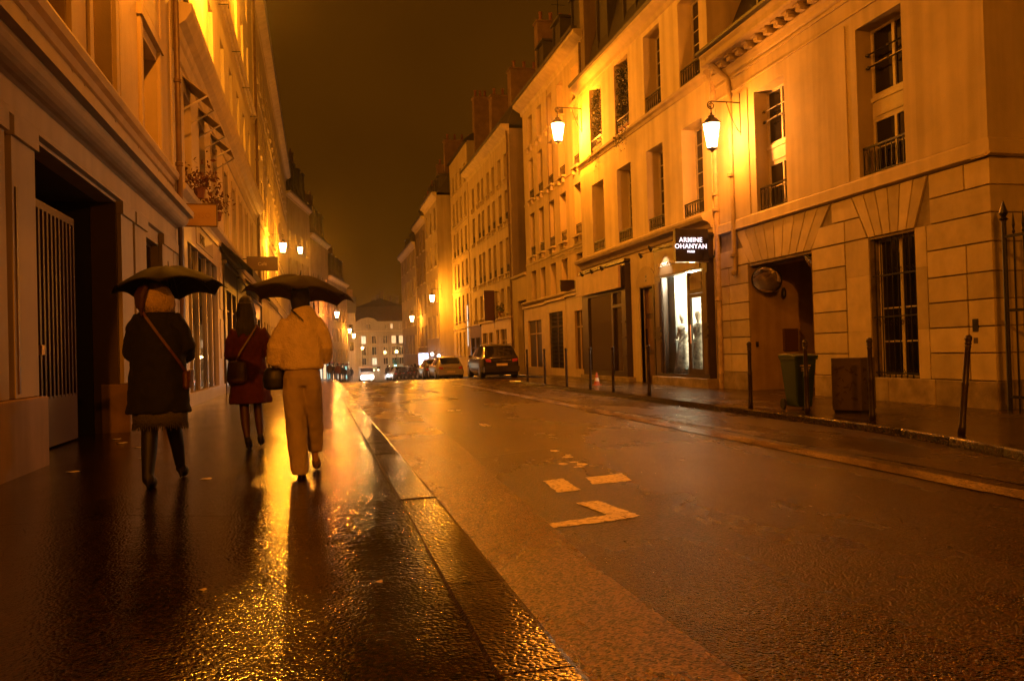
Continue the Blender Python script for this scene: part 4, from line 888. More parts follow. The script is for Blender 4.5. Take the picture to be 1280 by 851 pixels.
shopfront(l2, X, 1, 30.2, 34.2, 4.1, -.15, [(30.7, 32.0), (32.4, 33.8)], WOODDOOR, GLASS_B, .7)
shopfront(l2, X, 1, 34.8, 42.0, 3.8, -.35, [(35.3, 37.0), (37.5, 39.2), (39.7, 41.4)], DARKPAINT, GLASS_B, .7)
def awning(label, X, out, y0, y1, zt, zd, p, m, arms=True, grp=None, valance=.0):
    t = thing('awning', label, 'awning', (X, (y0+y1)/2, zt), 0, grp)
    b = MB(); b.prism([(X, zt), (X+out*p, zd), (X+out*p, zd-.02), (X, zt-.02)], y0, y1)
    if valance: b.box(X+out*p, X+out*(p+.01), y0, y1, zd-valance, zd)
    b.build('cloth', m, t)
    if arms:
        for y in (y0+.02, y1-.02):
            MB().tube([(X, y, zd-.35), (X+out*p, y, zd)], .022, 6).build('arm', WHITEWOOD, t)
    return t
AWN = mat('cream_awning_cloth', (.45, .36, .22), .8, var=.15, vscale=4)
for (a, c), lb in zip(CL[:3], ('cream window awning on white arms, nearest of three', 'cream window awning on white arms, middle of three', 'cream window awning on white arms, farthest of three')):
    awning(lb, X, 1, a-.05, c+.05, 7.9, 7.45, .55, AWN, grp='window awnings on the pale left building')
awning('long dark awning sloping over the black shopfront', X, 1, 26.0, 34.0, 4.95, 4.0, 1.0, mat('black_awning_cloth', (.02, .016, .014), .7), arms=False, valance=.25)
awning('brown awning over the farther shops on the left pavement', X, 1, 35.0, 42.0, 4.6, 3.7, 1.0, mat('brown_awning_cloth', (.10, .06, .03), .7), arms=False, valance=.2)
# ---- LEFT third
l3 = thing('long_left_building', 'long ochre house with a plain tall front, third on the left', 'building', (-2.9, 64, 0))
C5 = [(43.6+i*2.45, 44.5+i*2.45) for i in range(17)]
facade(l3, -2.9, 1, 42.45, 86, -3, 20.0, C5, [(1.6, 3.2), (5.4, 7.5), (9.0, 11.2), (12.6, 14.8), (16.2, 18.2)], PLASTER_N, depth=.25, winrows=1, brackets=False, rail=0, xb=-10, moul=((8.4, .08), (4.6, .08), (15.4, .06)))
eave(l3, -2.9, 1, 42.45, 86, 20.3, .5); mansard(l3, -2.9, 1, 42.45, 86, 20.4, 2.6, dormers=[44+3.5*i for i in range(12)])
for y_ in (50, 60, 70, 80): chimney(l3, -5.5, -3.9, y_, y_+.7, 21, 25, 4)
# ---- LEFT far houses, following the bend of the street
TEAL = mat('teal_shop_glow', (.2, .4, .4), .4, emis=(.35, .75, .7), estr=.7, var=.5, vscale=3); REDAWN = mat('red_awning_cloth', (.30, .05, .03), .7)
def bent_house(name, label, y0, y1, z1, m, roofh, rows, chim):
    x0, x1 = lwall(y0), lwall(y1); L_ = math.hypot(x1-x0, y1-y0); ang = math.atan2(-(x1-x0), (y1-y0))
    t = thing(name, label, 'building', (0, 0, 0))
    n = max(2, int(L_/2.6)); cols_ = [((i+.3)*L_/n, (i+.3)*L_/n+.9) for i in range(n)]
    facade(t, 0, 1, 0, L_, -5, z1, cols_, rows, m, depth=.22, xb=-9, winrows=1, brackets=False, rail=0)
    eave(t, 0, 1, 0, L_, z1+.2, .4); mansard(t, 0, 1, 0, L_, z1+.25, roofh, dormers=[L_*(i+.5)/5 for i in range(5)])
    for y_, h in chim: chimney(t, -3.4, -1.2, y_, y_+.7, z1, z1+h, 4)
    for k, (c_, e_) in enumerate(((LITWIN, 0), (LITWIN_C, 0), (LITWIN, 0), (TEAL, 0))):
        ya = .8+k*L_/4.2; zg = gz(y0+(y1-y0)*(ya/L_))
        MB().box(.02, .06, ya, ya+1.7, zg+.5, zg+2.4).build('lit_shop_window', c_, t); MB().box(.02, .5, ya-.2, ya+1.9, zg+2.6, zg+2.75).build('shop_canopy', REDAWN if k % 2 else DARKPAINT, t)
    t.location = (x0, y0, 0); t.rotation_euler = (0, 0, ang); return t
RB_ = lambda z0, n: [(z0+k*3.0, z0+k*3.0+1.9) for k in range(n)]
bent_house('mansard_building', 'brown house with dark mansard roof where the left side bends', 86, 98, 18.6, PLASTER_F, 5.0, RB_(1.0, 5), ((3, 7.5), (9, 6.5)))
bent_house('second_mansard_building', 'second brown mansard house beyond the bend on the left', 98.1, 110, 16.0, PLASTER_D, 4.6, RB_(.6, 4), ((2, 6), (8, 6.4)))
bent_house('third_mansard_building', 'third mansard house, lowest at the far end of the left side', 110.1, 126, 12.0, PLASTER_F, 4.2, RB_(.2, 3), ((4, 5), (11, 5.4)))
# ================================================================== END of the street
eb = thing('end_building', 'pale four storey house closing the end of the street under a huge dark roof', 'building', (11.5, 150, -4))
def frontwall(parent, Y, x0, x1, z0, z1, ops, m, name='wall'):
    b = MB(); xs = sorted({x0, x1, *[q for o in ops for q in o[:2]]}); zs = sorted({z0, z1, *[q for o in ops for q in o[2:4]]})
    for i in range(len(xs)-1):
        for j in range(len(zs)-1):
            xm, zm = (xs[i]+xs[i+1])/2, (zs[j]+zs[j+1])/2
            if any(o[0] < xm < o[1] and o[2] < zm < o[3] for o in ops): continue
            b.quad((xs[i], Y, zs[j]), (xs[i+1], Y, zs[j]), (xs[i+1], Y, zs[j+1]), (xs[i], Y, zs[j+1]))
    for a, c, d, e in ops:
        b.quad((a, Y, d), (a, Y+.3, d), (a, Y+.3, e), (a, Y, e)); b.quad((c, Y, d), (c, Y+.3, d), (c, Y+.3, e), (c, Y, e)); b.quad((a, Y, e), (c, Y, e), (c, Y+.3, e), (a, Y+.3, e)); b.quad((a, Y, d), (c, Y, d), (c, Y+.3, d), (a, Y+.3, d))
    b.box(x0, x1, Y+.35, Y+9, z0, z1-.05); return b.build(name, m, parent)
PE = mat('pale_end_render', (.40, .36, .28), .85, var=.12, vscale=.5, streak=.1)
wins = []
for r_, (z0, z1) in enumerate(((3.2, 4.75), (1.05, 2.7), (-.75, .6))):
    for c_, x_ in enumerate((8.35, 10.3, 12.4, 14.0, 15.4)): wins.append((x_-.45, x_+.45, z0, z1, r_, c_))
wins += [(8.9, 9.25, 6.0, 7.0, 3, 0), (9.4, 9.75, 6.0, 7.0, 3, 1), (12.4, 12.7, 6.0, 7.0, 3, 2), (13.4, 13.9, 6.0, 7.0, 3, 3), (15.0, 15.2, 6.0, 7.0, 3, 4)]
SH = (7.85, 11.2, -4.2, -1.2)
frontwall(eb, 150, 6.9, 16.3, -4.5, 7.45, [w_[:4] for w_ in wins]+[SH], PE)
litset = {(0, 0): LITWIN_C, (0, 3): LITWIN, (0, 4): LITWIN, (3, 3): LITWIN, (2, 1): LITWIN_C, (1, 3): None}
for a, c, d, e, r_, c_ in wins:
    g = litset.get((r_, c_)) or GLASS_D
    f = MB().box(a, a+.06, 150.2, 150.26, d, e).box(c-.06, c, 150.2, 150.26, d, e).box((a+c)/2-.03, (a+c)/2+.03, 150.2, 150.26, d, e).box(a, c, 150.2, 150.26, e-.07, e).box(a, c, 150.2, 150.26, d, d+.07).build('window', WHITEWOOD, eb)
    MB().box(a, c, 150.24, 150.25, d, e).build('pane', g, f)
    if r_ < 3:
        for x_ in (a-.42, c+.04): MB().box(x_, x_+.38, 149.93, 149.99, d, e).build('shutter', PLASTER_F, eb)
MB().box(6.8, 16.4, 149.85, 150, 5.55, 5.7).build('string_course', TRIM, eb)
MB().prism([(6.9, 7.4), (8.0, 8.0), (9.2, 8.25), (10.3, 8.0), (11.1, 7.4)], 149.9, 150.6, axis='y').build('pediment', PE, eb)
MB().add([(6.9, 150, 7.5), (16.6, 150, 7.4), (16.4, 154, 10.6), (11.9, 154, 12.1), (7.2, 154, 10.4), (16.4, 160, 7.5), (6.9, 160, 7.5)], [(0, 1, 2, 3, 4), (1, 5, 2), (4, 6, 0), (2, 5, 6, 4), (2, 4, 3)]).build('roof', mat('dark_tile_roof', (.07, .035, .022), .85, var=.3, vscale=2), eb)
for x_, h in ((11.2, 1.2), (12.1, 1.9), (13.6, .9), (15.0, .9), (10.2, .6)): MB().box(x_, x_+.55, 154.2, 154.8, 10.6, 11.6+h).build('chimney', BRICKY, eb)
MB().box(8.0, 11.0, 150.5, 150.6, -4, -1.9).build('shop_interior', mat('warm_shop_glow', (.5, .4, .3), .5, emis=(1., .78, .50), estr=1.3, var=.5, vscale=2), eb)
MB().box(7.7, 11.3, 149.7, 149.98, -1.5, -1.05).build('fascia', DARKPAINT, eb)
for x_ in (8.2, 9.2, 10.1, 10.9): MB().lathe([(.02, .2), (.16, 0), (.14, -.05)], (x_, 149.6, -1.75), 8).build('fascia_lamp', mat('fascia_lamp_glow', (.8, .8, .8), .5, emis=(1., .75, .4), estr=6), eb)
text('HOTEL BISTROT', .32, (9.5, 149.68, -1.42), (R(90), 0, 0), mat('greenish_lit_letters', (.5, .6, .3), .5, emis=(.8, .9, .4), estr=1.0), eb, .02)
e2 = thing('end_left_building', 'narrow brown house left of the pale one at the street end', 'building', (5.5, 146, -4))
frontwall(e2, 146, 3.0, 6.7, -4.5, 8.9, [(4.4, 5.2, 5.4, 6.8), (4.4, 5.2, 2.0, 3.6), (5.6, 6.3, 5.4, 6.8), (5.6, 6.3, 2.0, 3.6)], PLASTER_F)
for x_, z_ in ((4.4, 5.4), (4.4, 2.0), (5.6, 5.4), (5.6, 2.0)): MB().box(x_, x_+.8, 146.2, 146.25, z_, z_+1.6).build('window', GLASS_D, e2)
MB().box(4.9, 5.4, 145.9, 145.98, -1.2, .1).build('lit_window', LITWIN_C, e2)
MB().prism([(2.8, 8.9), (5.5, 12.0), (7.0, 11.8), (6.8, 8.9)], 146, 153).build('roof', SLATE, e2); MB().box(5.2, 6.4, 147, 148, 9, 13.3).build('chimney', BRICKY, e2)
e3 = thing('end_right_building', 'dark house right of the pale one at the street end', 'building', (19, 146, -4))
frontwall(e3, 147, 16.4, 26, -4.5, 9.5, [(17.2, 18.0, 3, 4.6), (17.2, 18.0, .4, 2)], PLASTER_D)
MB().prism([(16.4, 9.5), (17.4, 12.0), (26, 12.2), (26, 9.5)], 147, 154).build('roof', SLATE, e3)
# ================================================================== STREET LAMPS
SOD = (1., .245, .003); SODY = (1., .31, .008); SODP = (1., .24, .02)
GL_O = glow_glass('sodium_lantern_glass', (1., .66, .30), 16)
GL_Y = glow_glass('yellow_lantern_glass', (1., .70, .28), 16)
GL_P = glow_glass('pink_lantern_glass', (1., .62, .36), 16.)
BRK = mat('verdigris_lamp_iron', (.035, .025, .018), .45, bump=.1, bscale=50)
def wall_lamp(label, wx, y, zl, out, arm, glass, power, color, grp='lantern street lamps on wall brackets', sc=1.):
    xl = wx+out*arm; t = thing('street_lamp', label, 'street lamp', (wx, y, zl), 0, grp)
    za = zl+.72*sc                                         # height of the arm
    b = MB(); b.box(wx, wx+out*.025, y-.02, y+.02, zl+.05, zl+1.05); b.tube([(wx+out*.02, y, za), (xl, y, za)], .014*sc, 6)
    b.tube([(wx+out*.02, y, zl+.12)]+[(wx+out*(.02+.36*k/5), y, zl+.12+(za-zl-.12)*(k/5)**1.6) for k in range(1, 6)], .010*sc, 5)
    sp = [(xl+out*(.10*math.sin(a))*(1-a/16), y, za-.10+.10*math.cos(a)*(1-a/16)) for a in [k*math.pi/6 for k in range(0, 19)]]
    b.tube(sp, .012*sc, 6); b.tube([(xl, y, za), (xl, y, zl+.34*sc)], .011*sc, 6)
    b.build('bracket', BRK, t)
    c = (xl, y, zl)
    MB().lathe([(.20*sc, .24*sc), (.215*sc, .255*sc), (.16*sc, .30*sc), (.11*sc, .36*sc), (.07*sc, .375*sc), (.075*sc, .41*sc), (.02*sc, .45*sc), (.028*sc, .47*sc), (.004, .50*sc)], c, 6).build('lamp_cap', BRK, t)
    MB().lathe([(.115*sc, -.26*sc), (.12*sc, -.245*sc), (.05*sc, -.29*sc), (.02*sc, -.33*sc)][::-1], c, 6).build('lamp_foot', BRK, t)
    fr = MB()
    for k in range(6):
        a = math.pi/3*k; fr.tube([(xl+.112*sc*math.cos(a), y+.112*sc*math.sin(a), zl-.25*sc), (xl+.198*sc*math.cos(a), y+.198*sc*math.sin(a), zl+.24*sc)], .008*sc, 4)
    fr.build('lantern_frame', BRK, t)
    for k in range(6):
        a0, a1 = math.pi/3*k, math.pi/3*(k+1); p = lambda r, a, z: (xl+r*sc*math.cos(a), y+r*sc*math.sin(a), zl+z*sc)
        MB().quad(p(.110, a0, -.25), p(.110, a1, -.25), p(.195, a1, .24), p(.195, a0, .24)).build('pane', glass, t)
    MB().lathe([(.01, -.14), (.05, -.1), (.06, 0), (.05, .09), (.02, .14)], c, 8).build('bulb', glass, t, smooth=True)
    lamp('lamp_light', (xl, y, zl-.02), power, color, .10*sc, t)
    return t
P0 = 3.0
wall_lamp('glowing lantern on a scrolled bracket beside the downpipes of the corner house', 9.9, 16.70, 6.10, -1, .78, GL_O, 300*P0, SOD, sc=1.15)
wall_lamp('blazing lantern at the far corner of the cream house', 9.8, 27.75, 9.25, -1, .95, GL_O, 1050*P0, SOD, sc=1.3)
wall_lamp('lantern on the forward house down the right side', 9.0, 57.5, 5.2, -1, .75, GL_Y, 900*P0, SODY)
wall_lamp('farthest small lantern of the right side', 9.0, 70.5, 4.3, -1, .75, GL_Y, 500*P0, SODY)
wall_lamp('white gold lantern on the left wall above the umbrellas', -2.9, 50.0, 7.9, 1, .95, GL_Y, 1500*P0, SODY, sc=1.15)
wall_lamp('lantern just right of the white gold one, on a longer arm', -2.9, 62.0, 9.3, 1, 1.75, GL_Y, 1200*P0, SODY)
wall_lamp('pinkish lantern low over the farther left pavement', lwall(104), 104, 6.5, 1, 2.0, GL_P, 1500*P0, SODP, sc=1.5)
wall_lamp('small upper lantern far down the left side', lwall(122), 122, 4.9, 1, .9, GL_Y, 400*P0, SODY, sc=1.3)
wall_lamp('small lower lantern far down the left side', lwall(125.5), 125.5, 4.2, 1, 1.0, GL_Y, 400*P0, SODY, sc=1.3)
wall_lamp('lantern high on the pale left house above the awnings', -2.95, 22.6, 11.9, 1, .9, GL_Y, 1350*P0, SODY)
wall_lamp('lantern high over the gated recess of the near left house', -2.96, 12.4, 9.8, 1, 1.6, GL_O, 1000*P0, SOD)
wall_lamp('unseen lantern added very high on the pale left house to light its front', -2.95, 31.5, 17.2, 1, .9, GL_Y, 2000*P0, SODY)  # extra source kept out of view, put in to lift the pale front
wall_lamp('lantern behind the viewer on the left house', -2.96, -8.0, 7.5, 1, 1.0, GL_O, 2900*P0, SOD)
wall_lamp('lantern behind the viewer across the street', 9.9, -13.0, 6.5, -1, .8, GL_O, 1300*P0, SOD)

def globe_post(label, x, y, zt, power, color, glow):
    t = thing('post_lamp', label, 'street lamp', (x, y, gz(y)), 0, 'globe lamps at the junction')
    MB().tube([(x, y, gz(y)), (x, y, zt-.2)], .06, 8).build('post', BRK, t)
    MB().lathe([(.01, -.22), (.15, -.17), (.22, 0), (.15, .17), (.01, .22)], (x, y, zt), 12).build('globe', glow, t, smooth=True)
    lamp('lamp_light', (x, y, zt), power, color, .2, t)
globe_post('globe lamp standing left of the pale end building', 7.55, 140, 2.4, 2200, (1., .42, .10), GL_Y)
globe_post('globe lamp added to brighten the right half of the pale end building', 13.3, 138, 1.6, 1800, (1., .45, .14), GL_Y)  # extra lamp put in because the end building came out too dark
# ================================================================== PAVEMENT FURNITURE
POST_ME = None
def bollard(x, y, z, label, tilt=(0, 0), h=1.12, near=True):
    global POST_ME
    t = thing('bollard', label, 'bollard', (x, y, z), 0, 'slim iron posts along the right kerb')
    if POST_ME is None:
        shaft = MB().lathe([(.042, 0), (.042, .10), (.036, .13), (.034, .55), (.040, .57), (.034, .60), (.030, .98), (.038, 1.0), (.030, 1.02)], n=12).mesh('shaft', POST, smooth=True)
        knob = MB().lathe([(.026, 1.015), (.040, 1.035), (.030, 1.05), (.034, 1.06), (.043, 1.085), (.036, 1.115), (.012, 1.13)], n=12).mesh('knob', POST, smooth=True)
        POST_ME = (shaft, knob)
    inst('shaft', POST_ME[0], t, (x, y, z)); inst('knob', POST_ME[1], t, (x, y, z)); t.rotation_euler = (tilt[0], tilt[1], 0)
for x, y, lb, tl in [(6.98, 7.35, 'post leaning to the right beside the corner of the stone house', (R(1), R(6.5))), (7.22, 9.1, 'upright post just right of the carved box', (0, R(-.6))), (7.22, 10.55, 'upright post in front of the green bin', (0, 0)),
                     (7.12, 12.0, 'upright post left of the green bin, before the passage', (0, R(.3))), (7.16, 16.3, 'upright post in front of the entrance door between the shops', (0, 0)), (7.16, 18.5, 'post before the right edge of the brown glass shop', (R(1), 0)),
                     (7.16, 20.2, 'post before the middle of the brown glass shop', (0, R(.5))), (7.16, 22.3, 'post before the left edge of the brown glass shop', (0, 0)), (7.16, 24.6, 'post before the dark grilled doorway', (0, 0)), (7.16, 26.8, 'post nearest the parked dark car', (0, 0))]:
    bollard(x, y, .10, lb, tl)
# wheelie bin
bn = thing('wheelie_bin', 'dark green wheeled rubbish bin standing before the passage', 'bin', (7.62, 11.35, .10), R(-4))
bn.scale = (.70, .74, .88)
GREEN = mat('green_bin_plastic', (.018, .042, .014), .42, bump=.1, bscale=60, var=.2, vscale=4)
def local(b, name, m, parent, smooth=False, bevel=0., label=None):       # mesh authored in its parent's own frame
    me = b.mesh(name, m, smooth=smooth, bevel=bevel); o = bpy.data.objects.new(name, me); col.objects.link(o); o.parent = parent; ORG[o.name] = Vector((0, 0, 0))
    if label: o['label'] = label
    return o
b = MB(); b.add([(-.19, -.24, .06), (.19, -.24, .06), (.19, .22, .06), (-.19, .22, .06), (-.27, -.33, .94), (.27, -.33, .94), (.27, .33, .94), (-.27, .33, .94)], [(0, 3, 2, 1), (4, 5, 6, 7), (0, 1, 5, 4), (1, 2, 6, 5), (2, 3, 7, 6), (3, 0, 4, 7)])
local(b, 'body', GREEN, bn, bevel=.02)
local(MB().box(-.29, .29, -.355, .33, .925, .965), 'rim', GREEN, bn, bevel=.01)
local(MB().prism([(-.37, .965), (-.36, 1.0), (-.1, 1.035), (.34, 1.03), (.35, .965)], -.30, .30, axis='x'), 'lid', GREEN, bn, bevel=.012)
local(MB().tube([(-.24, .40, .97), (.24, .40, .97)], .016, 8).tube([(-.24, .33, .95), (-.24, .40, .97)], .014, 6).tube([(.24, .33, .95), (.24, .40, .97)], .014, 6), 'handle', GREEN, bn)
for s in (-1, 1): local(MB().tube([(s*.235, .24, .10), (s*.285, .24, .10)], .10, 16), 'wheel', mat('black_rubber', (.012, .012, .012), .7), bn)
STK = mat('cream_sticker', (.45, .36, .22), .5)
local(MB().box(-.15, .12, -.3285, -.3235, .80, .83).box(-.12, .10, -.325, -.318, .755, .775).box(-.12, .08, -.322, -.314, .72, .735), 'sticker', STK, bn)
local(MB().box(-.19, .19, -.31, -.30, .60, .602), 'mould_line', GREEN, bn)
# carved corten-like cabinet
cbx = thing('carved_cabinet', 'brown perforated metal cabinet between the bin and the barred window', 'cabinet', (7.95, 10.42, .10), R(0))
cbx.scale = (.95, .95, .90)
CORT = mat('brown_steel_sheet', (.085, .062, .042), .5, metal=.2, bump=.15, bscale=30, var=.25, vscale=3)
LOCM = mat('painted_cutout_shade', (.035, .018, .012), .7)
ang = R(28)
def rotp(x, y, a): return (x*math.cos(a)-y*math.sin(a), x*math.sin(a)+y*math.cos(a))
b = MB(); hex_ = [rotp(px, py, ang) for px, py in ((-.26, -.24), (.26, -.24), (.26, .24), (-.26, .24))]
n_ = 4; b.add([(x, y, .05) for x, y in hex_]+[(x, y, .93) for x, y in hex_], [(3, 2, 1, 0), (4, 5, 6, 7), (0, 1, 5, 4), (1, 2, 6, 5), (2, 3, 7, 6), (3, 0, 4, 7)])
local(b, 'body', CORT, cbx, bevel=.006)
b = MB(); b.add([(x*.9, y*.9, -.01) for x, y in hex_]+[(x*.9, y*.9, .05) for x, y in hex_], [(3, 2, 1, 0), (4, 5, 6, 7), (0, 1, 5, 4), (1, 2, 6, 5), (2, 3, 7, 6), (3, 0, 4, 7)]); local(b, 'foot', IRON, cbx)
rs = random.Random(3)
for face in (0, 3):                              # dark leaf shapes laid on two faces, colouring in the shade of cut-outs
    b = MB()
    for i in range(26):
        u = rs.uniform(-.17, .17); z = rs.uniform(.17, .82); a = rs.uniform(0, 3.14); l = rs.uniform(.025, .06); w_ = l*rs.uniform(.25, .5)
        pts = []
        for k in range(8):
            t_ = 2*math.pi*k/8; du, dz = l*math.cos(t_), w_*math.sin(t_); du, dz = du*math.cos(a)-dz*math.sin(a), du*math.sin(a)+dz*math.cos(a)
            lx, ly = (u+du, -.2425) if face == 0 else (-.2625, u+du); X2, Y2 = rotp(lx, ly, ang); pts.append((X2, Y2, z+dz))
        b.add(pts, [tuple(range(8))])
    o_ = local(b, 'cutout_shade_patches', LOCM, cbx); o_['kind'] = 'stuff'
# small orange-white traffic cone far on the pavement, seen as a bright spot
cn = thing('traffic_cone', 'small orange traffic cone on the pavement before the brown glass shop', 'cone', (8.0, 22.0, .10))
local(MB().box(-.12, .12, -.12, .12, 0, .02).lathe([(.09, .02), (.02, .38)], n=12), 'cone_body', mat('orange_cone_plastic', (.40, .09, .03), .5), cn)
local(MB().lathe([(.071, .12), (.052, .22)], n=12), 'reflective_band', mat('white_band', (.7, .7, .65), .4), cn)
# wet litter / leaves on the left pavement
for i, (x, y, r_) in enumerate([(-2.75, 11.9, .07), (-2.55, 11.3, .07), (-2.38, 8.56, .06), (-1.0, 7.5, .05), (-1.9, 9.4, .05), (-2.2, 10.6, .05), (.25, 3.75, .02), (-.55, 3.9, .02)]):
    b = MB(); n = 7; b.add([(x+r_*math.cos(a)*(1+.3*math.sin(3*a+i)), y+r_*.8*math.sin(a), .1245+.004*math.sin(a*2)) for a in [2*math.pi*k/n for k in range(n)]], [tuple(range(n))])
    tag(b.build('litter_scrap', mat('pale_wet_paper', (.45, .36, .22), .5), None), ['pale scrap nearest the dark recess on the left pavement', 'pale scrap just this side of the recess corner', 'flat pale leaf alone left of the black coat', 'small scrap beside the black boots', 'tiny scrap beyond the black coat', 'tiny scrap by the left wall foot', 'tiny wet leaf near the kerb at the bottom', 'tiny wet leaf in the middle of the near pavement'][i], 'litter', 'scraps on the wet left pavement')

# ================================================================== SIGNS
def board_sign(name, label, x0, x1, y, z0, z1, m, rimm=None, txt=None, tm=None, wallx=None, lit=None):
    t = thing(name, label, 'sign', ((x0+x1)/2, y, z0))
    MB().box(x0, x1, y-.03, y+.03, z0, z1).build('sign_panel', m, t, bevel=.005)
    rm = rimm or IRON; MB().box(x0-.02, x0, y-.045, y+.045, z0-.02, z1+.02).box(x1, x1+.02, y-.045, y+.045, z0-.02, z1+.02).box(x0, x1, y-.045, y+.045, z1, z1+.02).box(x0, x1, y-.045, y+.045, z0-.02, z0).build('sign_frame', rm, t)
    if wallx is not None:
        xa = x0-.02 if abs(wallx-x0) < abs(wallx-x1) else x1+.02
        for zz in (z1-.08, z0+.05): MB().box(min(wallx, xa), max(wallx, xa), y-.012, y+.012, zz, zz+.03).build('sign_bracket', IRON, t)
    if txt: text(txt, (z1-z0)*.36, ((x0+x1)/2, y-.034, z0+(z1-z0)*.36), (R(90), 0, 0), tm, t, .004)
    return t
board_sign('hanging_sign', 'plain ochre board sign above the left umbrella', -2.88, -2.14, 18.6, 4.17, 4.64, mat('ochre_sign_face', (.40, .26, .12), .5, var=.05, vscale=3), PIPE_D, 'ROSSO', mat('faint_ochre_lettering', (.34, .20, .09), .5), wallx=-3.0)
board_sign('cafe_sign', 'brown hanging sign with pale script behind the right umbrella', -2.55, -1.45, 31.5, 4.55, 5.05, mat('brown_sign_face', (.10, .05, .03), .5), IRON, 'Café', mat('pale_script', (.55, .42, .25), .5), wallx=-3.0)
board_sign('blade_sign', 'dark horizontal blade sign at the left edge of the cream house', 9.46, 10.02, 29.9, 3.52, 3.93, mat('dark_brown_sign', (.03, .015, .012), .5), IRON, wallx=10.1)
board_sign('scroll_sign', 'small pierced iron sign just right of the dark blade sign', 9.46, 9.76, 28.0, 3.42, 3.74, mat('iron_sign_face', (.02, .014, .01), .5), IRON, 'A', mat('pale_script', (.5, .4, .25), .5), wallx=9.8)
board_sign('banner', 'tall dark banner hanging from the bracketed house', 9.22, 9.78, 43.5, 2.95, 4.62, mat('maroon_banner', (.07, .022, .012), .7), IRON, wallx=10.1)
ls = thing('lit_shop_sign', 'square blue white lit sign with a ring, far down the right side', 'sign', (8.4, 64, .2))
MB().box(7.95, 8.75, 63.95, 64.05, .25, 1.20).build('sign_panel', mat('blue_white_sign_glow', (.5, .6, .8), .5, emis=(.45, .65, 1.), estr=1.6), ls)
MB().tube([(8.32+.17*math.cos(a), 63.93, .95+.17*math.sin(a)) for a in [k*math.pi/8 for k in range(17)]], .035, 6).box(8.1, 8.6, 63.92, 63.94, .38, .62).build('ring_emblem', mat('white_emblem_glow', (.8, .8, .9), .5, emis=(.9, .95, 1.), estr=4.), ls)
MB().box(8.75, 9.05, 63.98, 64.02, .95, 1.0).build('sign_bracket', IRON, ls)
ls2 = thing('second_lit_sign', 'small white lit box just right of the ring sign', 'sign', (8.9, 66, .2))
MB().box(8.62, 9.0, 65.9, 66, .35, .95).build('sign_panel', MATS['white_emblem_glow'], ls2)
for i, (x, y, z, lb) in enumerate([(8.5, 60.0, 1.1, 'left white globe lamp of the two by the ring sign'), (8.75, 58.3, .95, 'right white globe lamp of the two by the ring sign')]):
    t = thing('globe_lamp', lb, 'lamp', (x, y, z), 0, 'white globe lamps over the far right shops')
    MB().lathe([(.01, -.13), (.09, -.10), (.13, 0), (.09, .10), (.01, .13)], (x, y, z), 12).build('globe', mat('white_globe_glow', (.8, .8, .8), .5, emis=(1., .88, .8), estr=7), t, smooth=True); MB().tube([(x, y, z+.1), (x+.4, y, z+.3)], .015, 5).build('arm', IRON, t)
tarp = thing('slanting_panel', 'pale lilac slanting panel among the parked motorbikes', 'panel', (8.6, 76, -1.2))
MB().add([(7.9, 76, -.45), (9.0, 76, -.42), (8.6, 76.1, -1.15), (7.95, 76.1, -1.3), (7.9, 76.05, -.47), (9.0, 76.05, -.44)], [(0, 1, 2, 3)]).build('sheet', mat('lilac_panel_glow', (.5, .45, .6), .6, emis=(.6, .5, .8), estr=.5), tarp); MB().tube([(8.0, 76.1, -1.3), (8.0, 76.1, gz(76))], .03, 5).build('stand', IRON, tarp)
# traffic light far off
tl = thing('traffic_light', 'traffic light glowing green at the far junction', 'traffic light', (8.2, 95, gz(95)))
MB().tube([(8.95, 95, gz(95)), (8.95, 95, .5)], .06, 8).build('pole', IRON, tl); MB().box(8.8, 9.1, 94.9, 95.1, -.5, .45).build('signal_box', IRON, tl)
MB().lathe([(.16, 0), (.16, .05), (.02, .08)], (8.95, 94.88, -.32), 14).build('green_lamp', mat('green_signal_glow', (.1, .8, .5), .4, emis=(.06, 1., .55), estr=16), tl, origin=(8.95, 94.88, -.32)).rotation_euler = (R(90), 0, 0)
MB().lathe([(.11, 0), (.11, .03), (.01, .04)], (8.95, 94.88, .1), 14).build('dark_lamp', IRON, tl, origin=(8.95, 94.88, .1)).rotation_euler = (R(90), 0, 0)
lamp('signal_light', (8.95, 94.6, -.3), 60, (.1, 1., .6), .15, tl)

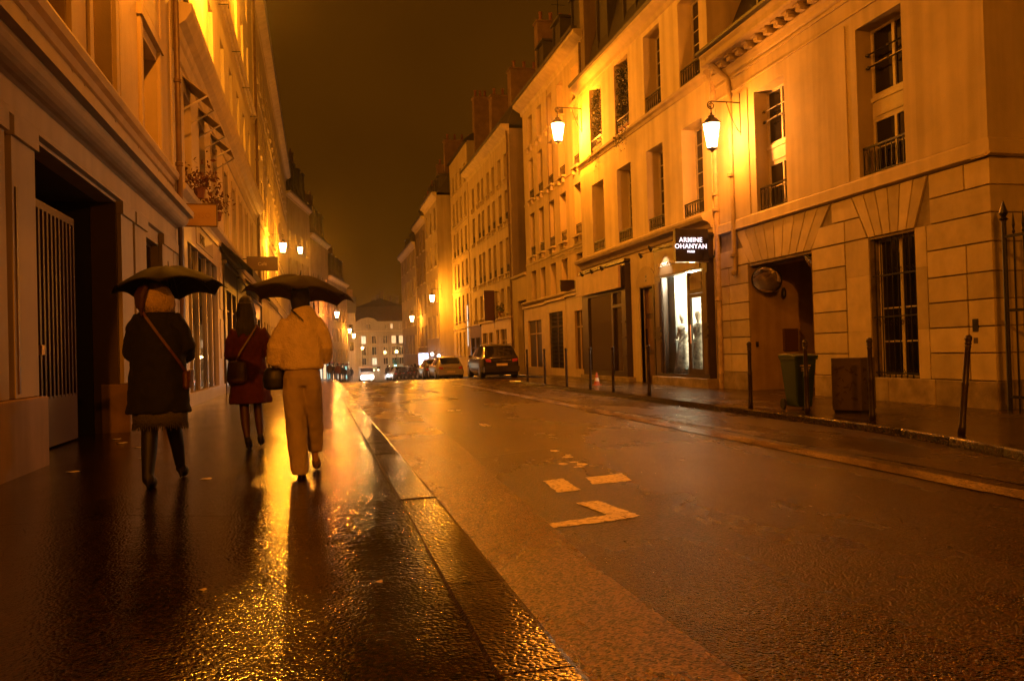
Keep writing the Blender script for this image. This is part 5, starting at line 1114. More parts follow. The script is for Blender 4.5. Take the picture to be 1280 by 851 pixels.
# ================================================================== VEHICLES
def cr(p0, p1, p2, p3, t): return .5*((2*p1)+(-p0+p2)*t+(2*p0-5*p1+4*p2-p3)*t*t+(-p0+3*p1-3*p2+p3)*t**3)
def smooth_interp(tab, x):
    for i in range(len(tab)-1):
        if x <= tab[i+1][0] or i == len(tab)-2:
            a, b_ = tab[i], tab[i+1]; t = min(1, max(0, (x-a[0])/(b_[0]-a[0]))); t = t*t*(3-2*t) if False else t
            return [a[k]+(b_[k]-a[k])*t for k in range(1, len(a))]
def car(name, label, cat, x, y, z, rz, kind, paint, glassm, lit=False):
    t = thing(name, label, cat, (x, y, z), rz)
    if kind == 'suv':  # y, top z, half width low, half width top, bottom z
        tab = [(0, .95, .74, .60, .40), (.06, 1.04, .80, .64, .30), (.16, 1.17, .84, .655, .26), (.32, 1.36, .865, .66, .24), (.48, 1.50, .88, .66, .22), (.8, 1.575, .90, .66, .22), (1.6, 1.60, .90, .67, .22), (2.4, 1.55, .90, .66, .22), (2.75, 1.40, .90, .67, .22), (3.25, 1.05, .89, .74, .22), (3.6, .98, .88, .76, .22), (4.1, .88, .84, .74, .24), (4.35, .72, .74, .64, .30)]; L_, belt = 4.35, .98
    elif kind == 'hatch':
        tab = [(0, .88, .72, .58, .38), (.06, .97, .78, .62, .28), (.2, 1.10, .82, .63, .24), (.45, 1.28, .85, .63, .22), (.7, 1.40, .87, .63, .20), (1.2, 1.46, .88, .63, .20), (2.0, 1.45, .88, .63, .20), (2.5, 1.34, .88, .64, .20), (3.15, .98, .87, .72, .20), (3.6, .90, .86, .74, .20), (4.0, .78, .80, .70, .22), (4.2, .62, .70, .6, .30)]; L_, belt = 4.2, .88
    else:               # van
        tab = [(0, 1.9, .86, .80, .35), (.05, 2.02, .92, .86, .30), (3.6, 2.05, .95, .86, .28), (4.1, 1.9, .95, .85, .28), (4.7, 1.25, .94, .85, .28), (5.2, 1.0, .92, .82, .28), (5.35, .8, .86, .76, .32)]; L_, belt = 5.35, 1.1
    def sec(yy):
        top, hl, ht, zb = smooth_interp(tab, yy)
        be = min(belt, top-.10); pts = [(hl*.86, zb), (hl*.97, zb+.08), (hl, zb+.26), (hl, (be+zb)/2+.1), (hl*.985, be-.05), (hl*.955, be), ]
        if top > be+.16: pts += [(hl*.955+(ht-hl*.955)*.5, be+(top-be)*.5), (ht+.02, top-.10), (ht-.06, top-.03), (ht*.5, top+.012)]
        else: pts += [(hl*.94, be+(top-be)*.3), (ht+.04, be+(top-be)*.6), (ht*.8, be+(top-be)*.9), (ht*.4, top)]
        return pts
    def P(yy, v):      # v 0..1 right sill -> roof centre -> left sill
        pts = sec(yy); full = pts+[(0, pts[-1][1]+.008)]+[(-a, b_) for a, b_ in pts[::-1]]; n = len(full)-1; f_ = v*n; i = min(int(f_), n-1); u = f_-i
        q = [full[max(0, i-1)], full[i], full[i+1], full[min(n, i+2)]]
        return (cr(q[0][0], q[1][0], q[2][0], q[3][0], u), yy, cr(q[0][1], q[1][1], q[2][1], q[3][1], u))
    NU, NV = 44, 60; b = MB(); us = [L_*(k/NU)**1.0 for k in range(NU+1)]; us[1:1] = [.02, .06]
    vs_ = [P(u, v/NV) for u in us for v in range(NV+1)]; n = NV+1
    fs = [(i*n+j, i*n+j+1, (i+1)*n+j+1, (i+1)*n+j) for i in range(len(us)-1) for j in range(NV)]
    fs += [tuple(range(n)), tuple((len(us)-1)*n+j for j in range(n-1, -1, -1))]+[(i*n, (i+1)*n, (i+1)*n+n-1, i*n+n-1) for i in range(len(us)-1)]
    b.add(vs_, fs); local(b, 'body', paint, t, smooth=False)
    me = t.children[-1].data
    for p in me.polygons: p.use_smooth = len(p.vertices) == 4
    def patch(nm, u0, u1, v0, v1, m_, off=.008, k=8, slant=0.):
        bb = MB(); g_ = []
        for i in range(k+1):
            for j in range(k+1):
                u = u0+(u1-u0)*i/k; v = v0+(v1-v0)*j/k; p_ = Vector(P(u, v)); pu = Vector(P(min(L_, u+.02), v))-Vector(P(max(0, u-.02), v)); pv = Vector(P(u, min(1, v+.01)))-Vector(P(u, max(0, v-.01)))
                nn = pv.cross(pu).normalized(); 
                if nn.dot(p_-Vector((0, L_/2, .7))) < 0: nn = -nn
                g_.append(tuple(p_+nn*off))
        bb.add(g_, [(i*(k+1)+j, i*(k+1)+j+1, (i+1)*(k+1)+j+1, (i+1)*(k+1)+j) for i in range(k) for j in range(k)]); return local(bb, nm, m_, t, smooth=True)
    if kind in ('suv', 'hatch'):
        patch('rear_window', tab[1][0]+.02, tab[4][0]-.02, .395, .605, glassm)
        for s in (0, 1):
            for u0, u1 in ((.75, 1.45), (1.55, 2.35)):
                v0, v1 = (.262, .375) if s == 0 else (.738, .625); patch('side_window', u0, u1, v0, v1, glassm)
        patch('windscreen', 2.62, 3.12, .40, .60, glassm)
    else:
        patch('windscreen', 4.15, 4.62, .36, .64, glassm)
    RL = mat('tail_lamp_red', (.35, .02, .01), .2, coat=.5, emis=(1., .08, .02), estr=.05)
    if kind != 'van':
        for s in (-1, 1):
            local(MB().prism([(.50, belt-.22), (.74, belt-.18), (.76, belt-.05), (.50, belt-.08)] if s > 0 else [(-.50, belt-.22), (-.50, belt-.08), (-.76, belt-.05), (-.74, belt-.18)], -.022, .10, axis='y'), 'tail_light', RL, t, bevel=.01)
            local(MB().box(s*.42, s*.68, -.035, .05, .50, .55), 'rear_reflector', RL, t)
        local(MB().prism([(-.78, .30), (.78, .30), (.83, .36), (.83, .56), (.76, .60), (-.76, .60), (-.83, .56), (-.83, .36)], -.06, .14, axis='y'), 'rear_bumper', paint, t, bevel=.02)
        local(MB().box(-.26, .26, -.075, -.055, .60 if kind == 'suv' else .44, .71 if kind == 'suv' else .55), 'number_plate', mat('yellowed_number_plate', (.70, .55, .35), .4), t, bevel=.004)
        local(MB().box(-.45, .45, -.012, .02, belt-.14, belt-.115), 'chrome_strip', mat('chrome', (.7, .68, .65), .12, metal=1), t)
        for s in (-1, 1): local(MB().box(s*.93, s*1.08, 2.35, 2.45, belt-.02, belt+.12), 'wing_mirror', paint, t, bevel=.02)
        local(MB().box(-.55, .55, .42, .52, tab[4][1]-.02, tab[4][1]+.015), 'roof_spoiler', paint, t, bevel=.008)
        for s in (-1, 1): local(MB().tube([(s*.68, .75, tab[5][1]+.0), (s*.68, .85, tab[5][1]+.035), (s*.66, 2.2, tab[5][1]+.03), (s*.66, 2.3, tab[5][1]-.01)], .015, 6), 'roof_rail', mat('chrome', (1, 1, 1)), t)
    HL = mat('headlamp_glow', (.8, .8, .8), .3, emis=(1., .93, .88), estr=40) if lit else mat('unlit_headlamp', (.4, .4, .4), .15)
    for s in (-1, 1):
        bb = MB().lathe([(.14, 0), (.13, .03), (.02, .05)], (0, 0, 0), 14).mesh('headlight', HL); o = bpy.data.objects.new('headlight', bb); col.objects.link(o); o.parent = t; o.location = (s*.62, L_-.02, .72); o.rotation_euler = (R(-90), 0, 0)
    wr = .33 if kind != 'van' else .34; wb = (.78, L_-.85)
    for yy in wb:
        for s in (-1, 1):
            wme = MB().tube([(s*.66, yy, wr), (s*.70, yy, wr), (s*.86, yy, wr), (s*.89, yy, wr)], [wr-.03, wr, wr, wr-.03], 22); wo = local(wme, 'wheel', MATS['black_rubber'], t, smooth=False)
            local(MB().tube([(s*.885, yy, wr), (s*.905, yy, wr)], [.21, .19], 14).box(s*.90, s*.91, yy-.17, yy+.17, wr-.02, wr+.02).box(s*.90, s*.91, yy-.02, yy+.02, wr-.17, wr+.17), 'rim', mat('alloy_rim', (.35, .33, .3), .3, metal=.9), wo)
    local(MB().box(-.7, .7, .1, L_-.15, .17, .26), 'underbody', MATS['black_rubber'], t)
    return t
CARG = mat('dark_car_glass', (.015, .012, .010), .05, spec=.7)
car('parked_car', 'dark suv parked tail towards us at the right kerb', 'car', 8.15, 35.0, gz(37)-.0, 0, 'suv', mat('black_wet_paint', (.018, .012, .010), .22, coat=1., var=.1, vscale=3), CARG)
car('parked_car', 'silver hatchback parked beyond the dark suv', 'car', 8.1, 49.0, gz(51), R(1), 'hatch', mat('silver_wet_paint', (.42, .38, .32), .3, metal=.4, coat=.6), CARG)
car('parked_car', 'dark car glimpsed left of the silver one, farther off', 'car', 8.0, 54.5, gz(56), 0, 'hatch', mat('grey_wet_paint', (.06, .05, .045), .3, coat=.8), CARG)
car('parked_car', 'dark parked car beyond the motor scooters', 'car', 8.2, 80.0, gz(82), 0, 'hatch', MATS['grey_wet_paint'], CARG)
car('parked_car', 'farthest parked car before the junction', 'car', 8.4, 86.5, gz(88), 0, 'suv', MATS['grey_wet_paint'], CARG)
v = car('delivery_van', 'van coming towards us with blazing white headlights', 'van', 6.3, 112, gz(109), math.pi, 'van', mat('white_van_paint', (.55, .52, .45), .35, coat=.4), CARG, lit=True)
lamp('headlight_beam', (5.7, 106.4, gz(107)+.72), 250, (1., .9, .8), .15, v); lamp('headlight_beam', (6.9, 106.4, gz(107)+.72), 250, (1., .9, .8), .15, v)
for l_ in v.children:
    if l_.type == 'LIGHT': l_.location = (.62 if l_.name.endswith('1') else -.62, 5.6, .72)
c_ = car('waiting_car', 'far car with red tail lights beside the van', 'car', 9.3, 100, gz(101), 0, 'hatch', MATS['grey_wet_paint'], CARG)
for ch in c_.children:
    if ch.name.startswith('tail_light'):
        ch.data = ch.data.copy(); ch.data.materials.clear(); ch.data.materials.append(mat('lit_tail_lamp', (.5, .05, .02), .3, emis=(1., .16, .05), estr=9))
# parked motor scooters, tails to the road
def scooter():
    t = thing('motor_scooter', 'x', 'scooter', (0, 0, 0), 0, 'motor scooters parked nose in beyond the silver car')
    BK = mat('scooter_body_paint', (.04, .03, .028), .3, coat=.6)
    for yy in (0, 1.25):
        w_ = local(MB().tube([(-.06, yy, .26), (.06, yy, .26)], .26, 18), 'wheel', MATS['black_rubber'], t); local(MB().tube([(-.07, yy, .26), (.07, yy, .26)], .13, 10), 'rim', MATS['alloy_rim'], w_)
    local(MB().prism([(-.15, .40), (.0, .34), (.5, .30), (.85, .28), (.85, .36), (.55, .42), (.50, .66), (-.05, .70), (-.25, .58)], -.15, .15, axis='x'), 'body', BK, t, bevel=.03)
    local(MB().prism([(-.2, .71), (-.1, .68), (.55, .67), (.5, .77), (.2, .76), (.05, .82), (-.22, .80)], -.13, .13, axis='x'), 'seat', MATS['black_rubber'], t, bevel=.02)
    local(MB().prism([(.82, .28), (1.0, .35), (1.12, .9), (1.05, 1.0), (.95, .92)], -.2, .2, axis='x'), 'leg_shield', BK, t, bevel=.02)
    local(MB().tube([(1.25, 0, 0), (1.25, 0, 0.01)], .01, 4).tube([(0, 1.25, .26), (0, 1.02, 1.0)], .035, 8).tube([(-.34, .98, 1.04), (0, 1.02, 1.0), (.34, .98, 1.04)], .018, 6), 'handlebar', IRON, t)
    local(MB().add([(-.22, 1.06, 1.0), (.22, 1.06, 1.0), (.18, .93, 1.42), (-.18, .93, 1.42)], [(0, 1, 2, 3)]), 'windshield', CARG, t)
    for s in (-1, 1): local(MB().tube([(s*.30, 1.0, 1.04), (s*.36, 1.02, 1.22)], .008, 5).lathe([(.01, -.04), (.06, 0), (.01, .04)], (s*.37, 1.02, 1.25), 10), 'mirror', MATS['chrome'], t)
    local(MB().box(-.07, .07, -.27, -.22, .60, .66), 'tail_light', RLM, t)
    local(MB().box(-.18, .18, -.42, -.16, .78, 1.04), 'top_box', BK, t, bevel=.03)
    return t
RLM = MATS['tail_lamp_red']
sc0 = scooter()
LBS = ['scooter nearest the silver car', 'second scooter of the parked row', 'third scooter of the parked row', 'scooter beside the lilac panel', 'scooter just past the lilac panel', 'farthest scooter of the parked row']
for i, (x, y) in enumerate([(7.5, 61.5), (7.4, 63.5), (7.5, 66.0), (7.4, 69.0), (7.5, 72.5), (7.4, 75)]):
    o = sc0 if i == 0 else copy_tree(sc0); o.location = (x, y, gz(y)); o.rotation_euler = (0, 0, R(-75+random.uniform(-12, 12))); o['label'] = LBS[i]+', dark and wet'
# ================================================================== PEOPLE
def limb(b, pts, rs, n=12): b.tube(pts, rs, n); 
def ell(b, c, rx_, ry_, rz_, n=14, k=8):
    prof = [(max(.003, math.sin(math.pi*i/k)), -math.cos(math.pi*i/k)*rz_) for i in range(k+1)]
    b.lathe([(r, z) for r, z in prof], c, n, sx=rx_, sy=ry_); return b
def rings(b, rr, n=28, fold=None):
    """stack of ellipses (cx, cy, z, rx, ry)"""
    k = len(b.v)
    for (cx, cy_, z, rx_, ry_) in rr:
        for j in range(n):
            a = 2*math.pi*j/n; f = 1+(fold(a, z) if fold else 0); b.v.append((cx+rx_*f*math.cos(a), cy_+ry_*f*math.sin(a), z))
    m_ = len(rr)
    for i in range(m_-1):
        for j in range(n): b.f.append((k+i*n+j, k+i*n+(j+1) % n, k+(i+1)*n+(j+1) % n, k+(i+1)*n+j))
    b.f.append(tuple(k+j for j in range(n-1, -1, -1))); b.f.append(tuple(k+(m_-1)*n+j for j in range(n))); return b
def remesh(o, vox=.012, sm=3):
    m_ = o.modifiers.new('Remesh', 'REMESH'); m_.mode = 'VOXEL'; m_.voxel_size = vox; m_.use_smooth_shade = True
    if sm: s_ = o.modifiers.new('Smooth', 'SMOOTH'); s_.factor = .5; s_.iterations = sm
    return o
CLD = bpy.data.textures.new('cloth_creases', 'CLOUDS'); CLD.noise_scale = .085; CLD.noise_depth = 2
def crease(o, st=.03):
    d_ = o.modifiers.new('Creases', 'DISPLACE'); d_.texture = CLD; d_.strength = st; d_.mid_level = .5; d_.texture_coords = 'LOCAL'; return o
def hand(b, wrist, d, curl=1., side=1, s=1.):
    """palm with four bent fingers and a thumb, closing round something; d = direction of the forearm"""
    w_ = Vector(wrist); d = Vector(d).normalized(); up = Vector((0, 0, 1)); u = d.cross(up).normalized()*side; v_ = u.cross(d).normalized()
    b.tube([w_-d*.02, w_+d*.03*s, w_+d*.085*s], [.024*s, .034*s, .030*s], 10)
    for i, (o_, l_) in enumerate(((-.030, .070), (-.010, .078), (.010, .074), (.030, .058))):
        p = w_+d*.085*s+v_*o_*s; q1 = p+d*l_*.45*s; q2 = q1+(d*.2-u*.9*curl).normalized()*l_*.35*s; q3 = q2+(-d*.7-u*.6*curl).normalized()*l_*.3*s
        b.tube([p-d*.02, q1, q2, q3], [.010*s, .0095*s, .0088*s, .007*s], 6)
    p = w_+d*.03*s-v_*.03*s; b.tube([p, p+(d*.5-v_*.5-u*.6*curl).normalized()*.04*s, p+(d*.8-v_*.1-u*.9*curl).normalized()*.072*s], [.013*s, .011*s, .008*s], 6)
def head(b, c, s=1.):
    x, y, z = c                                          # centre of the skull, facing +y
    ell(b, c, .074*s, .094*s, .112*s); ell(b, (x, y+.035*s, z-.05*s), .055*s, .06*s, .075*s)
    b.tube([(x, y+.085*s, z+.01*s), (x, y+.108*s, z-.025*s), (x, y+.092*s, z-.035*s)], [.008*s, .013*s, .010*s], 6)          # nose
    b.tube([(x-.02*s, y+.092*s, z-.062*s), (x, y+.096*s, z-.062*s), (x+.02*s, y+.092*s, z-.062*s)], .006*s, 5)              # mouth
    for sg_ in (-1, 1): ell(b, (x+sg_*.076*s, y-.005*s, z-.012*s), .010*s, .018*s, .030*s, 8, 6); ell(b, (x+sg_*.03*s, y+.083*s, z+.005*s), .013*s, .008*s, .008*s, 8, 6)
SKIN = mat('skin', (.50, .30, .20), .5, var=.06, vscale=8)
def shoe(b, toe, heel, z, hh=.0, w_=.042):
    t_, h_ = Vector((toe[0], toe[1], z)), Vector((heel[0], heel[1], z)); d = (t_-h_).normalized()
    k = 6
    for i in range(k):
        f0 = i/k
    b.tube([h_+Vector((0, 0, .05+hh)), h_.lerp(t_, .3)+Vector((0, 0, .048+hh*.8)), h_.lerp(t_, .7)+Vector((0, 0, .034+hh*.15)), t_+Vector((0, 0, .024))], [w_*.9, w_*.85, w_, w_*.55], 12)
    if hh: b.tube([h_+Vector((0, 0, .05+hh)), h_+Vector((0, 0, 0))], [.022, .012], 8)
def person(label, loc): return thing('person', label, 'person', loc)
GZ = .12
# ---- 1: black coat, pale fur collar, striding away on the left
x0, y0 = -1.345, 7.30
p1 = person('person in a long black coat and pale fur collar walking away on the left', (x0, y0, GZ))
p1.scale = (.93, .95, 1.075)
b = MB()
head(b, (x0-.035, y0+.05, 1.67)); b.tube([(x0-.03, y0+.02, 1.5), (x0-.035, y0+.03, 1.70)], [.055, .048], 12)
rings(b, [(x0, y0, .95, .15, .10), (x0, y0, 1.1, .145, .10), (x0, y0, 1.3, .16, .105), (x0, y0, 1.45, .17, .09), (x0, y0, 1.52, .07, .06)], 16)
limb(b, [(x0-.17, y0, 1.46), (x0-.23, y0+.05, 1.22), (x0-.12, y0+.27, 1.28)], [.05, .042, .03]); hand(b, (x0-.11, y0+.28, 1.29), (.8, .4, .35), side=-1)
limb(b, [(x0+.17, y0, 1.46), (x0+.27, y0+.04, 1.24), (x0+.14, y0+.27, 1.32)], [.05, .042, .03]); hand(b, (x0+.13, y0+.28, 1.33), (-.5, .4, .6), side=1)
limb(b, [(x0-.085, y0, .98), (x0-.075, y0-.02, .62), (x0-.065, y0-.20, .22)], [.075, .05, .03]); limb(b, [(x0+.085, y0, .98), (x0+.10, y0+.14, .62), (x0+.115, y0+.27, .34)], [.075, .05, .03])
o = remesh(b.build('body', SKIN, p1, smooth=True), .011)
BLKCOAT = mat('black_wool_coat', (.0035, .0025, .0025), .85, bump=.3, bscale=90)
fold1 = lambda a, z: (.035*math.sin(5*a+2)+.02*math.sin(9*a+z*4))*max(0, min(1, (1.35-z)/.6))
b = MB(); rings(b, [(x0, y0, .70, .275, .20), (x0, y0, .78, .268, .20), (x0, y0, 1.0, .25, .18), (x0, y0, 1.18, .235, .165), (x0+.005, y0, 1.34, .235, .16), (x0, y0, 1.42, .205, .14), (x0, y0, 1.49, .165, .12), (x0-.01, y0, 1.56, .09, .08)], fold=fold1)
limb(b, [(x0-.13, y0, 1.46), (x0-.19, y0+.0, 1.36), (x0-.235, y0+.04, 1.18), (x0-.20, y0+.16, 1.13), (x0-.11, y0+.28, 1.28)], [.075, .082, .080, .070, .055])
limb(b, [(x0+.13, y0, 1.46), (x0+.19, y0+.0, 1.38), (x0+.255, y0+.03, 1.22), (x0+.24, y0+.12, 1.15), (x0+.14, y0+.27, 1.31)], [.075, .083, .084, .074, .055])
crease(remesh(b.build('coat', BLKCOAT, p1, smooth=True), .014))
sk = MB(); rings(sk, [(x0+.01, y0, .60, .235, .175), (x0+.01, y0, .72, .24, .18)], fold=lambda a, z: .04*math.sin(16*a)); sk.build('skirt', mat('grey_fringed_skirt', (.07, .06, .05), .9, bump=.8, bscale=60, bdist=.02), p1, smooth=True)
fr = MB()
for k in range(70):
    a = 2*math.pi*k/70; px, py = x0+.01+.236*math.cos(a), y0+.176*math.sin(a); fr.tube([(px, py, .62), (px+.004*math.sin(k), py, .575-.012*math.sin(k*2.3))], .006, 3, cap=False)
fr.build('fringe', MATS['grey_fringed_skirt'], p1, kind='stuff')
b = MB(); limb(b, [(x0-.08, y0, .72), (x0-.075, y0-.03, .58), (x0-.07, y0-.10, .42), (x0-.065, y0-.19, .26), (x0-.06, y0-.235, .19)], [.085, .075, .070, .055, .048]); shoe(b, (x0-.055, y0-.04), (x0-.055, y0-.26), GZ, .035, .056)
limb(b, [(x0+.09, y0+.02, .72), (x0+.10, y0+.13, .58), (x0+.115, y0+.24, .40), (x0+.12, y0+.33, .24)], [.085, .072, .062, .048]); shoe(b, (x0+.125, y0+.55), (x0+.12, y0+.34), GZ+.01, .035, .054)
remesh(b.build('boots', mat('black_boot_leather', (.004, .003, .003), .55), p1, smooth=True), .011)
fur = MB(); rings(fur, [(x0+.015, y0-.02, 1.50, .13, .11), (x0+.02, y0-.03, 1.56, .150, .125), (x0+.015, y0-.03, 1.63, .138, .115), (x0+.0, y0-.01, 1.69, .112, .10), (x0-.01, y0+.0, 1.73, .075, .07), (x0-.015, y0+.01, 1.75, .03, .03)], 32, fold=lambda a, z: .05*math.sin(11*a+z*60)+.03*math.sin(23*a-z*40))
fur.build('fur_collar', mat('pale_fur', (.62, .46, .30), .95, bump=1., bscale=70, bdist=.03, var=.25, vscale=12), p1, smooth=True)
hr = MB(); ell(hr, (x0-.04, y0+.03, 1.68), .088, .105, .115); 
for k in range(10): hr.tube([(x0-.09-.006*k, y0-.02+.012*k, 1.70), (x0-.125+.004*k, y0-.03+.008*k, 1.62), (x0-.13+.007*k, y0-.05+.01*k, 1.54+.01*k)], [.02, .018, .006], 6)
for k in range(7): hr.tube([(x0-.055-.008*k, y0-.13+.008*k, 1.72), (x0-.085-.010*k, y0-.165+.012*k, 1.63), (x0-.095-.007*k, y0-.165+.012*k, 1.54), (x0-.10-.004*k, y0-.15, 1.46+.012*k)], [.026, .032, .024, .006], 6)
remesh(hr.build('hair', mat('auburn_hair', (.055, .018, .008), .5, bump=.8, bscale=120), p1, smooth=True), .009, 1)
def strap(pts, w_, m_, parent, name='strap'):
    b = MB(); P_ = [Vector(p) for p in pts]; k = len(b.v)
    for i, p in enumerate(P_):
        d = (P_[min(i+1, len(P_)-1)]-P_[max(i-1, 0)]).normalized(); s_ = d.cross(Vector((0, -1, 0))).normalized()*w_/2
        for off in (0, -.004): b.v.append(tuple(p+s_+Vector((0, off, 0)))); b.v.append(tuple(p-s_+Vector((0, off, 0))))
    for i in range(len(P_)-1):
        a = k+i*4; c = a+4
        for q in ((a, a+1, c+1, c), (a+2, a+3, c+3, c+2), (a, a+2, c+2, c), (a+1, a+3, c+3, c+1)): b.f.append(q)
    return b.build(name, m_, parent)
bg1 = thing('shoulder_bag', 'small brown bag at the right hip of the black coat, on a diagonal strap', 'bag', (x0, y0, GZ)); bg1.scale = (.93, 1.0, 1.075)
BROWN = mat('red_brown_leather', (.10, .035, .02), .4, bump=.2, bscale=60)
strap([(x0-.125, y0-.115, 1.555), (x0-.06, y0-.165, 1.46), (x0+.04, y0-.185, 1.33), (x0+.14, y0-.175, 1.20), (x0+.215, y0-.125, 1.09), (x0+.262, y0-.05, 1.0)], .022, BROWN, bg1)
MB().box(x0+.225, x0+.285, y0-.10, y0+.10, .88, 1.03).build('bag_body', BROWN, bg1, bevel=.02); MB().box(x0+.28, x0+.295, y0-.09, y0+.09, .94, 1.04).build('bag_flap', BROWN, bg1, bevel=.008)
# ---- 2: dark red coat, middle
x0, y0 = -.80, 9.78
p2 = person('person in a dark red knee length coat, loose dark hair, in the middle', (x0, y0, GZ))
p2.scale = (.89, .95, 1.0)
SK2 = mat('skin_in_dark_tights', (.07, .025, .018), .5)
b = MB(); head(b, (x0-.02, y0+.02, 1.80)); b.tube([(x0-.01, y0, 1.55), (x0-.02, y0, 1.74)], [.055, .048], 12)
rings(b, [(x0, y0, .95, .15, .10), (x0, y0, 1.1, .135, .10), (x0, y0, 1.35, .16, .10), (x0, y0, 1.5, .16, .09), (x0, y0, 1.58, .06, .06)], 16)
limb(b, [(x0-.16, y0, 1.50), (x0-.23, y0+.04, 1.24), (x0-.15, y0+.22, 1.12)], [.048, .04, .03]); hand(b, (x0-.15, y0+.23, 1.12), (.4, .8, .1), side=-1)
limb(b, [(x0+.16, y0, 1.50), (x0+.24, y0+.02, 1.26), (x0+.16, y0+.24, 1.24)], [.048, .04, .03]); hand(b, (x0+.15, y0+.25, 1.24), (-.4, .8, .2), side=1)
remesh(b.build('body', SKIN, p2, smooth=True), .011)
b = MB(); limb(b, [(x0-.08, y0, .95), (x0-.075, y0+.0, .66), (x0-.06, y0-.03, .42), (x0-.03, y0-.10, .22)], [.08, .062, .056, .036]); limb(b, [(x0+.08, y0, .95), (x0+.09, y0+.08, .66), (x0+.11, y0+.05, .42), (x0+.12, y0+.02, .24)], [.08, .060, .054, .034])
remesh(b.build('tights', SK2, p2, smooth=True), .010)
b = MB(); shoe(b, (x0-.02, y0+.06), (x0-.02, y0-.13), GZ, .05, .050); shoe(b, (x0+.125, y0+.17), (x0+.125, y0-.02), GZ+.03, .05, .048); b.tube([(x0-.025, y0-.10, GZ+.07), (x0-.03, y0-.10, GZ+.15)], [.042, .040], 10)
remesh(b.build('shoes', MATS['black_boot_leather'], p2, smooth=True), .010)
REDC = mat('dark_red_wool', (.075, .006, .005), .85, bump=.3, bscale=90, var=.2, vscale=5)
b = MB(); rings(b, [(x0-.005, y0, .66, .275, .20), (x0, y0, .75, .265, .19), (x0, y0, .95, .235, .17), (x0, y0, 1.15, .21, .15), (x0, y0, 1.35, .21, .15), (x0, y0, 1.48, .20, .13), (x0, y0, 1.56, .14, .10), (x0, y0, 1.62, .07, .07)], fold=lambda a, z: (.05*math.sin(5*a+1)+.02*math.sin(8*a+z*3))*max(0, min(1, (1.2-z)/.5)))
limb(b, [(x0-.15, y0, 1.51), (x0-.22, y0, 1.38), (x0-.25, y0+.04, 1.22), (x0-.16, y0+.21, 1.12)], [.078, .075, .07, .055]); limb(b, [(x0+.15, y0, 1.51), (x0+.22, y0, 1.40), (x0+.265, y0+.02, 1.26), (x0+.17, y0+.23, 1.24)], [.078, .076, .074, .055])
crease(remesh(b.build('coat', REDC, p2, smooth=True), .014))
hr = MB(); ell(hr, (x0-.02, y0, 1.82), .098, .11, .12); rings(hr, [(x0-.02, y0-.05, 1.50, .09, .05), (x0-.02, y0-.06, 1.6, .12, .07), (x0-.02, y0-.04, 1.72, .125, .09), (x0-.02, y0-.02, 1.84, .10, .10)], fold=lambda a, z: .08*math.sin(9*a+z*12))
for k in range(9): hr.tube([(x0-.11+.022*k, y0-.09, 1.66), (x0-.125+.026*k, y0-.125+.004*(k%3), 1.54), (x0-.12+.025*k, y0-.13, 1.43+.015*(k%4))], [.026, .022, .005], 6)
remesh(hr.build('hair', mat('black_hair', (.012, .008, .006), .5, bump=.8, bscale=120), p2, smooth=True), .010, 1)
bg2 = thing('satchel', 'dark red bag hanging on the back of the red coat', 'bag', (x0-.12, y0-.18, .95))
strap([(x0+.10, y0-.13, 1.56), (x0+.02, y0-.17, 1.42), (x0-.07, y0-.19, 1.28), (x0-.13, y0-.20, 1.16)], .018, MATS['red_brown_leather'], bg2)
sb_ = MB(); rings(sb_, [(x0-.12, y0-.20, .90, .09, .035), (x0-.12, y0-.20, .93, .115, .045), (x0-.12, y0-.20, 1.05, .11, .045), (x0-.12, y0-.195, 1.16, .10, .03)], 16); remesh(sb_.build('bag_body', mat('oxblood_leather', (.045, .012, .008), .45), bg2, smooth=True), .01)
# ---- 3: cream fleece, beige wide trousers
x0, y0 = -.145, 7.32
p3 = person('person in a cream fleece jacket and wide beige trousers nearest the kerb', (x0, y0, GZ))
p3.scale = (.88, .92, 1.0)
b = MB(); head(b, (x0+.0, y0+.05, 1.745)); b.tube([(x0, y0+.02, 1.5), (x0, y0+.03, 1.68)], [.055, .05], 12)
rings(b, [(x0, y0, .92, .16, .11), (x0, y0, 1.1, .14, .10), (x0, y0, 1.3, .17, .11), (x0, y0, 1.46, .17, .09), (x0, y0, 1.54, .06, .06)], 16)
limb(b, [(x0-.17, y0, 1.47), (x0-.26, y0+.02, 1.20), (x0-.14, y0+.24, 1.16)], [.05, .042, .03]); hand(b, (x0-.13, y0+.25, 1.17), (.7, .5, .2), side=-1)
limb(b, [(x0+.17, y0, 1.47), (x0+.25, y0+.04, 1.22), (x0+.12, y0+.26, 1.30)], [.05, .042, .03]); hand(b, (x0+.11, y0+.27, 1.31), (-.6, .3, .5), side=1)
limb(b, [(x0-.08, y0, .95), (x0-.06, y0-.03, .55), (x0-.035, y0-.12, .17)], [.09, .06, .036]); limb(b, [(x0+.085, y0, .95), (x0+.10, y0+.14, .58), (x0+.105, y0+.30, .27)], [.09, .06, .036])
b.tube([(x0+.105, y0+.28, .30), (x0+.11, y0+.30, .22), (x0+.12, y0+.40, .15)], [.036, .034, .03], 10)
remesh(b.build('body', SKIN, p3, smooth=True), .011)
FLC = mat('cream_fleece', (.82, .68, .50), .95, bump=.9, bscale=70, bdist=.015, var=.12, vscale=14)
f3 = lambda a, z: .02*math.sin(4*a+z*9)+.012*math.sin(9*a-z*14)
b = MB(); rings(b, [(x0+.0, y0, 1.075, .208, .150), (x0+.0, y0, 1.10, .222, .160), (x0, y0, 1.14, .215, .155), (x0, y0, 1.25, .225, .16), (x0, y0, 1.36, .222, .16), (x0+.01, y0, 1.45, .20, .14), (x0+.015, y0, 1.53, .155, .12), (x0+.02, y0-.01, 1.60, .115, .10), (x0+.02, y0, 1.645, .085, .085)], fold=f3)
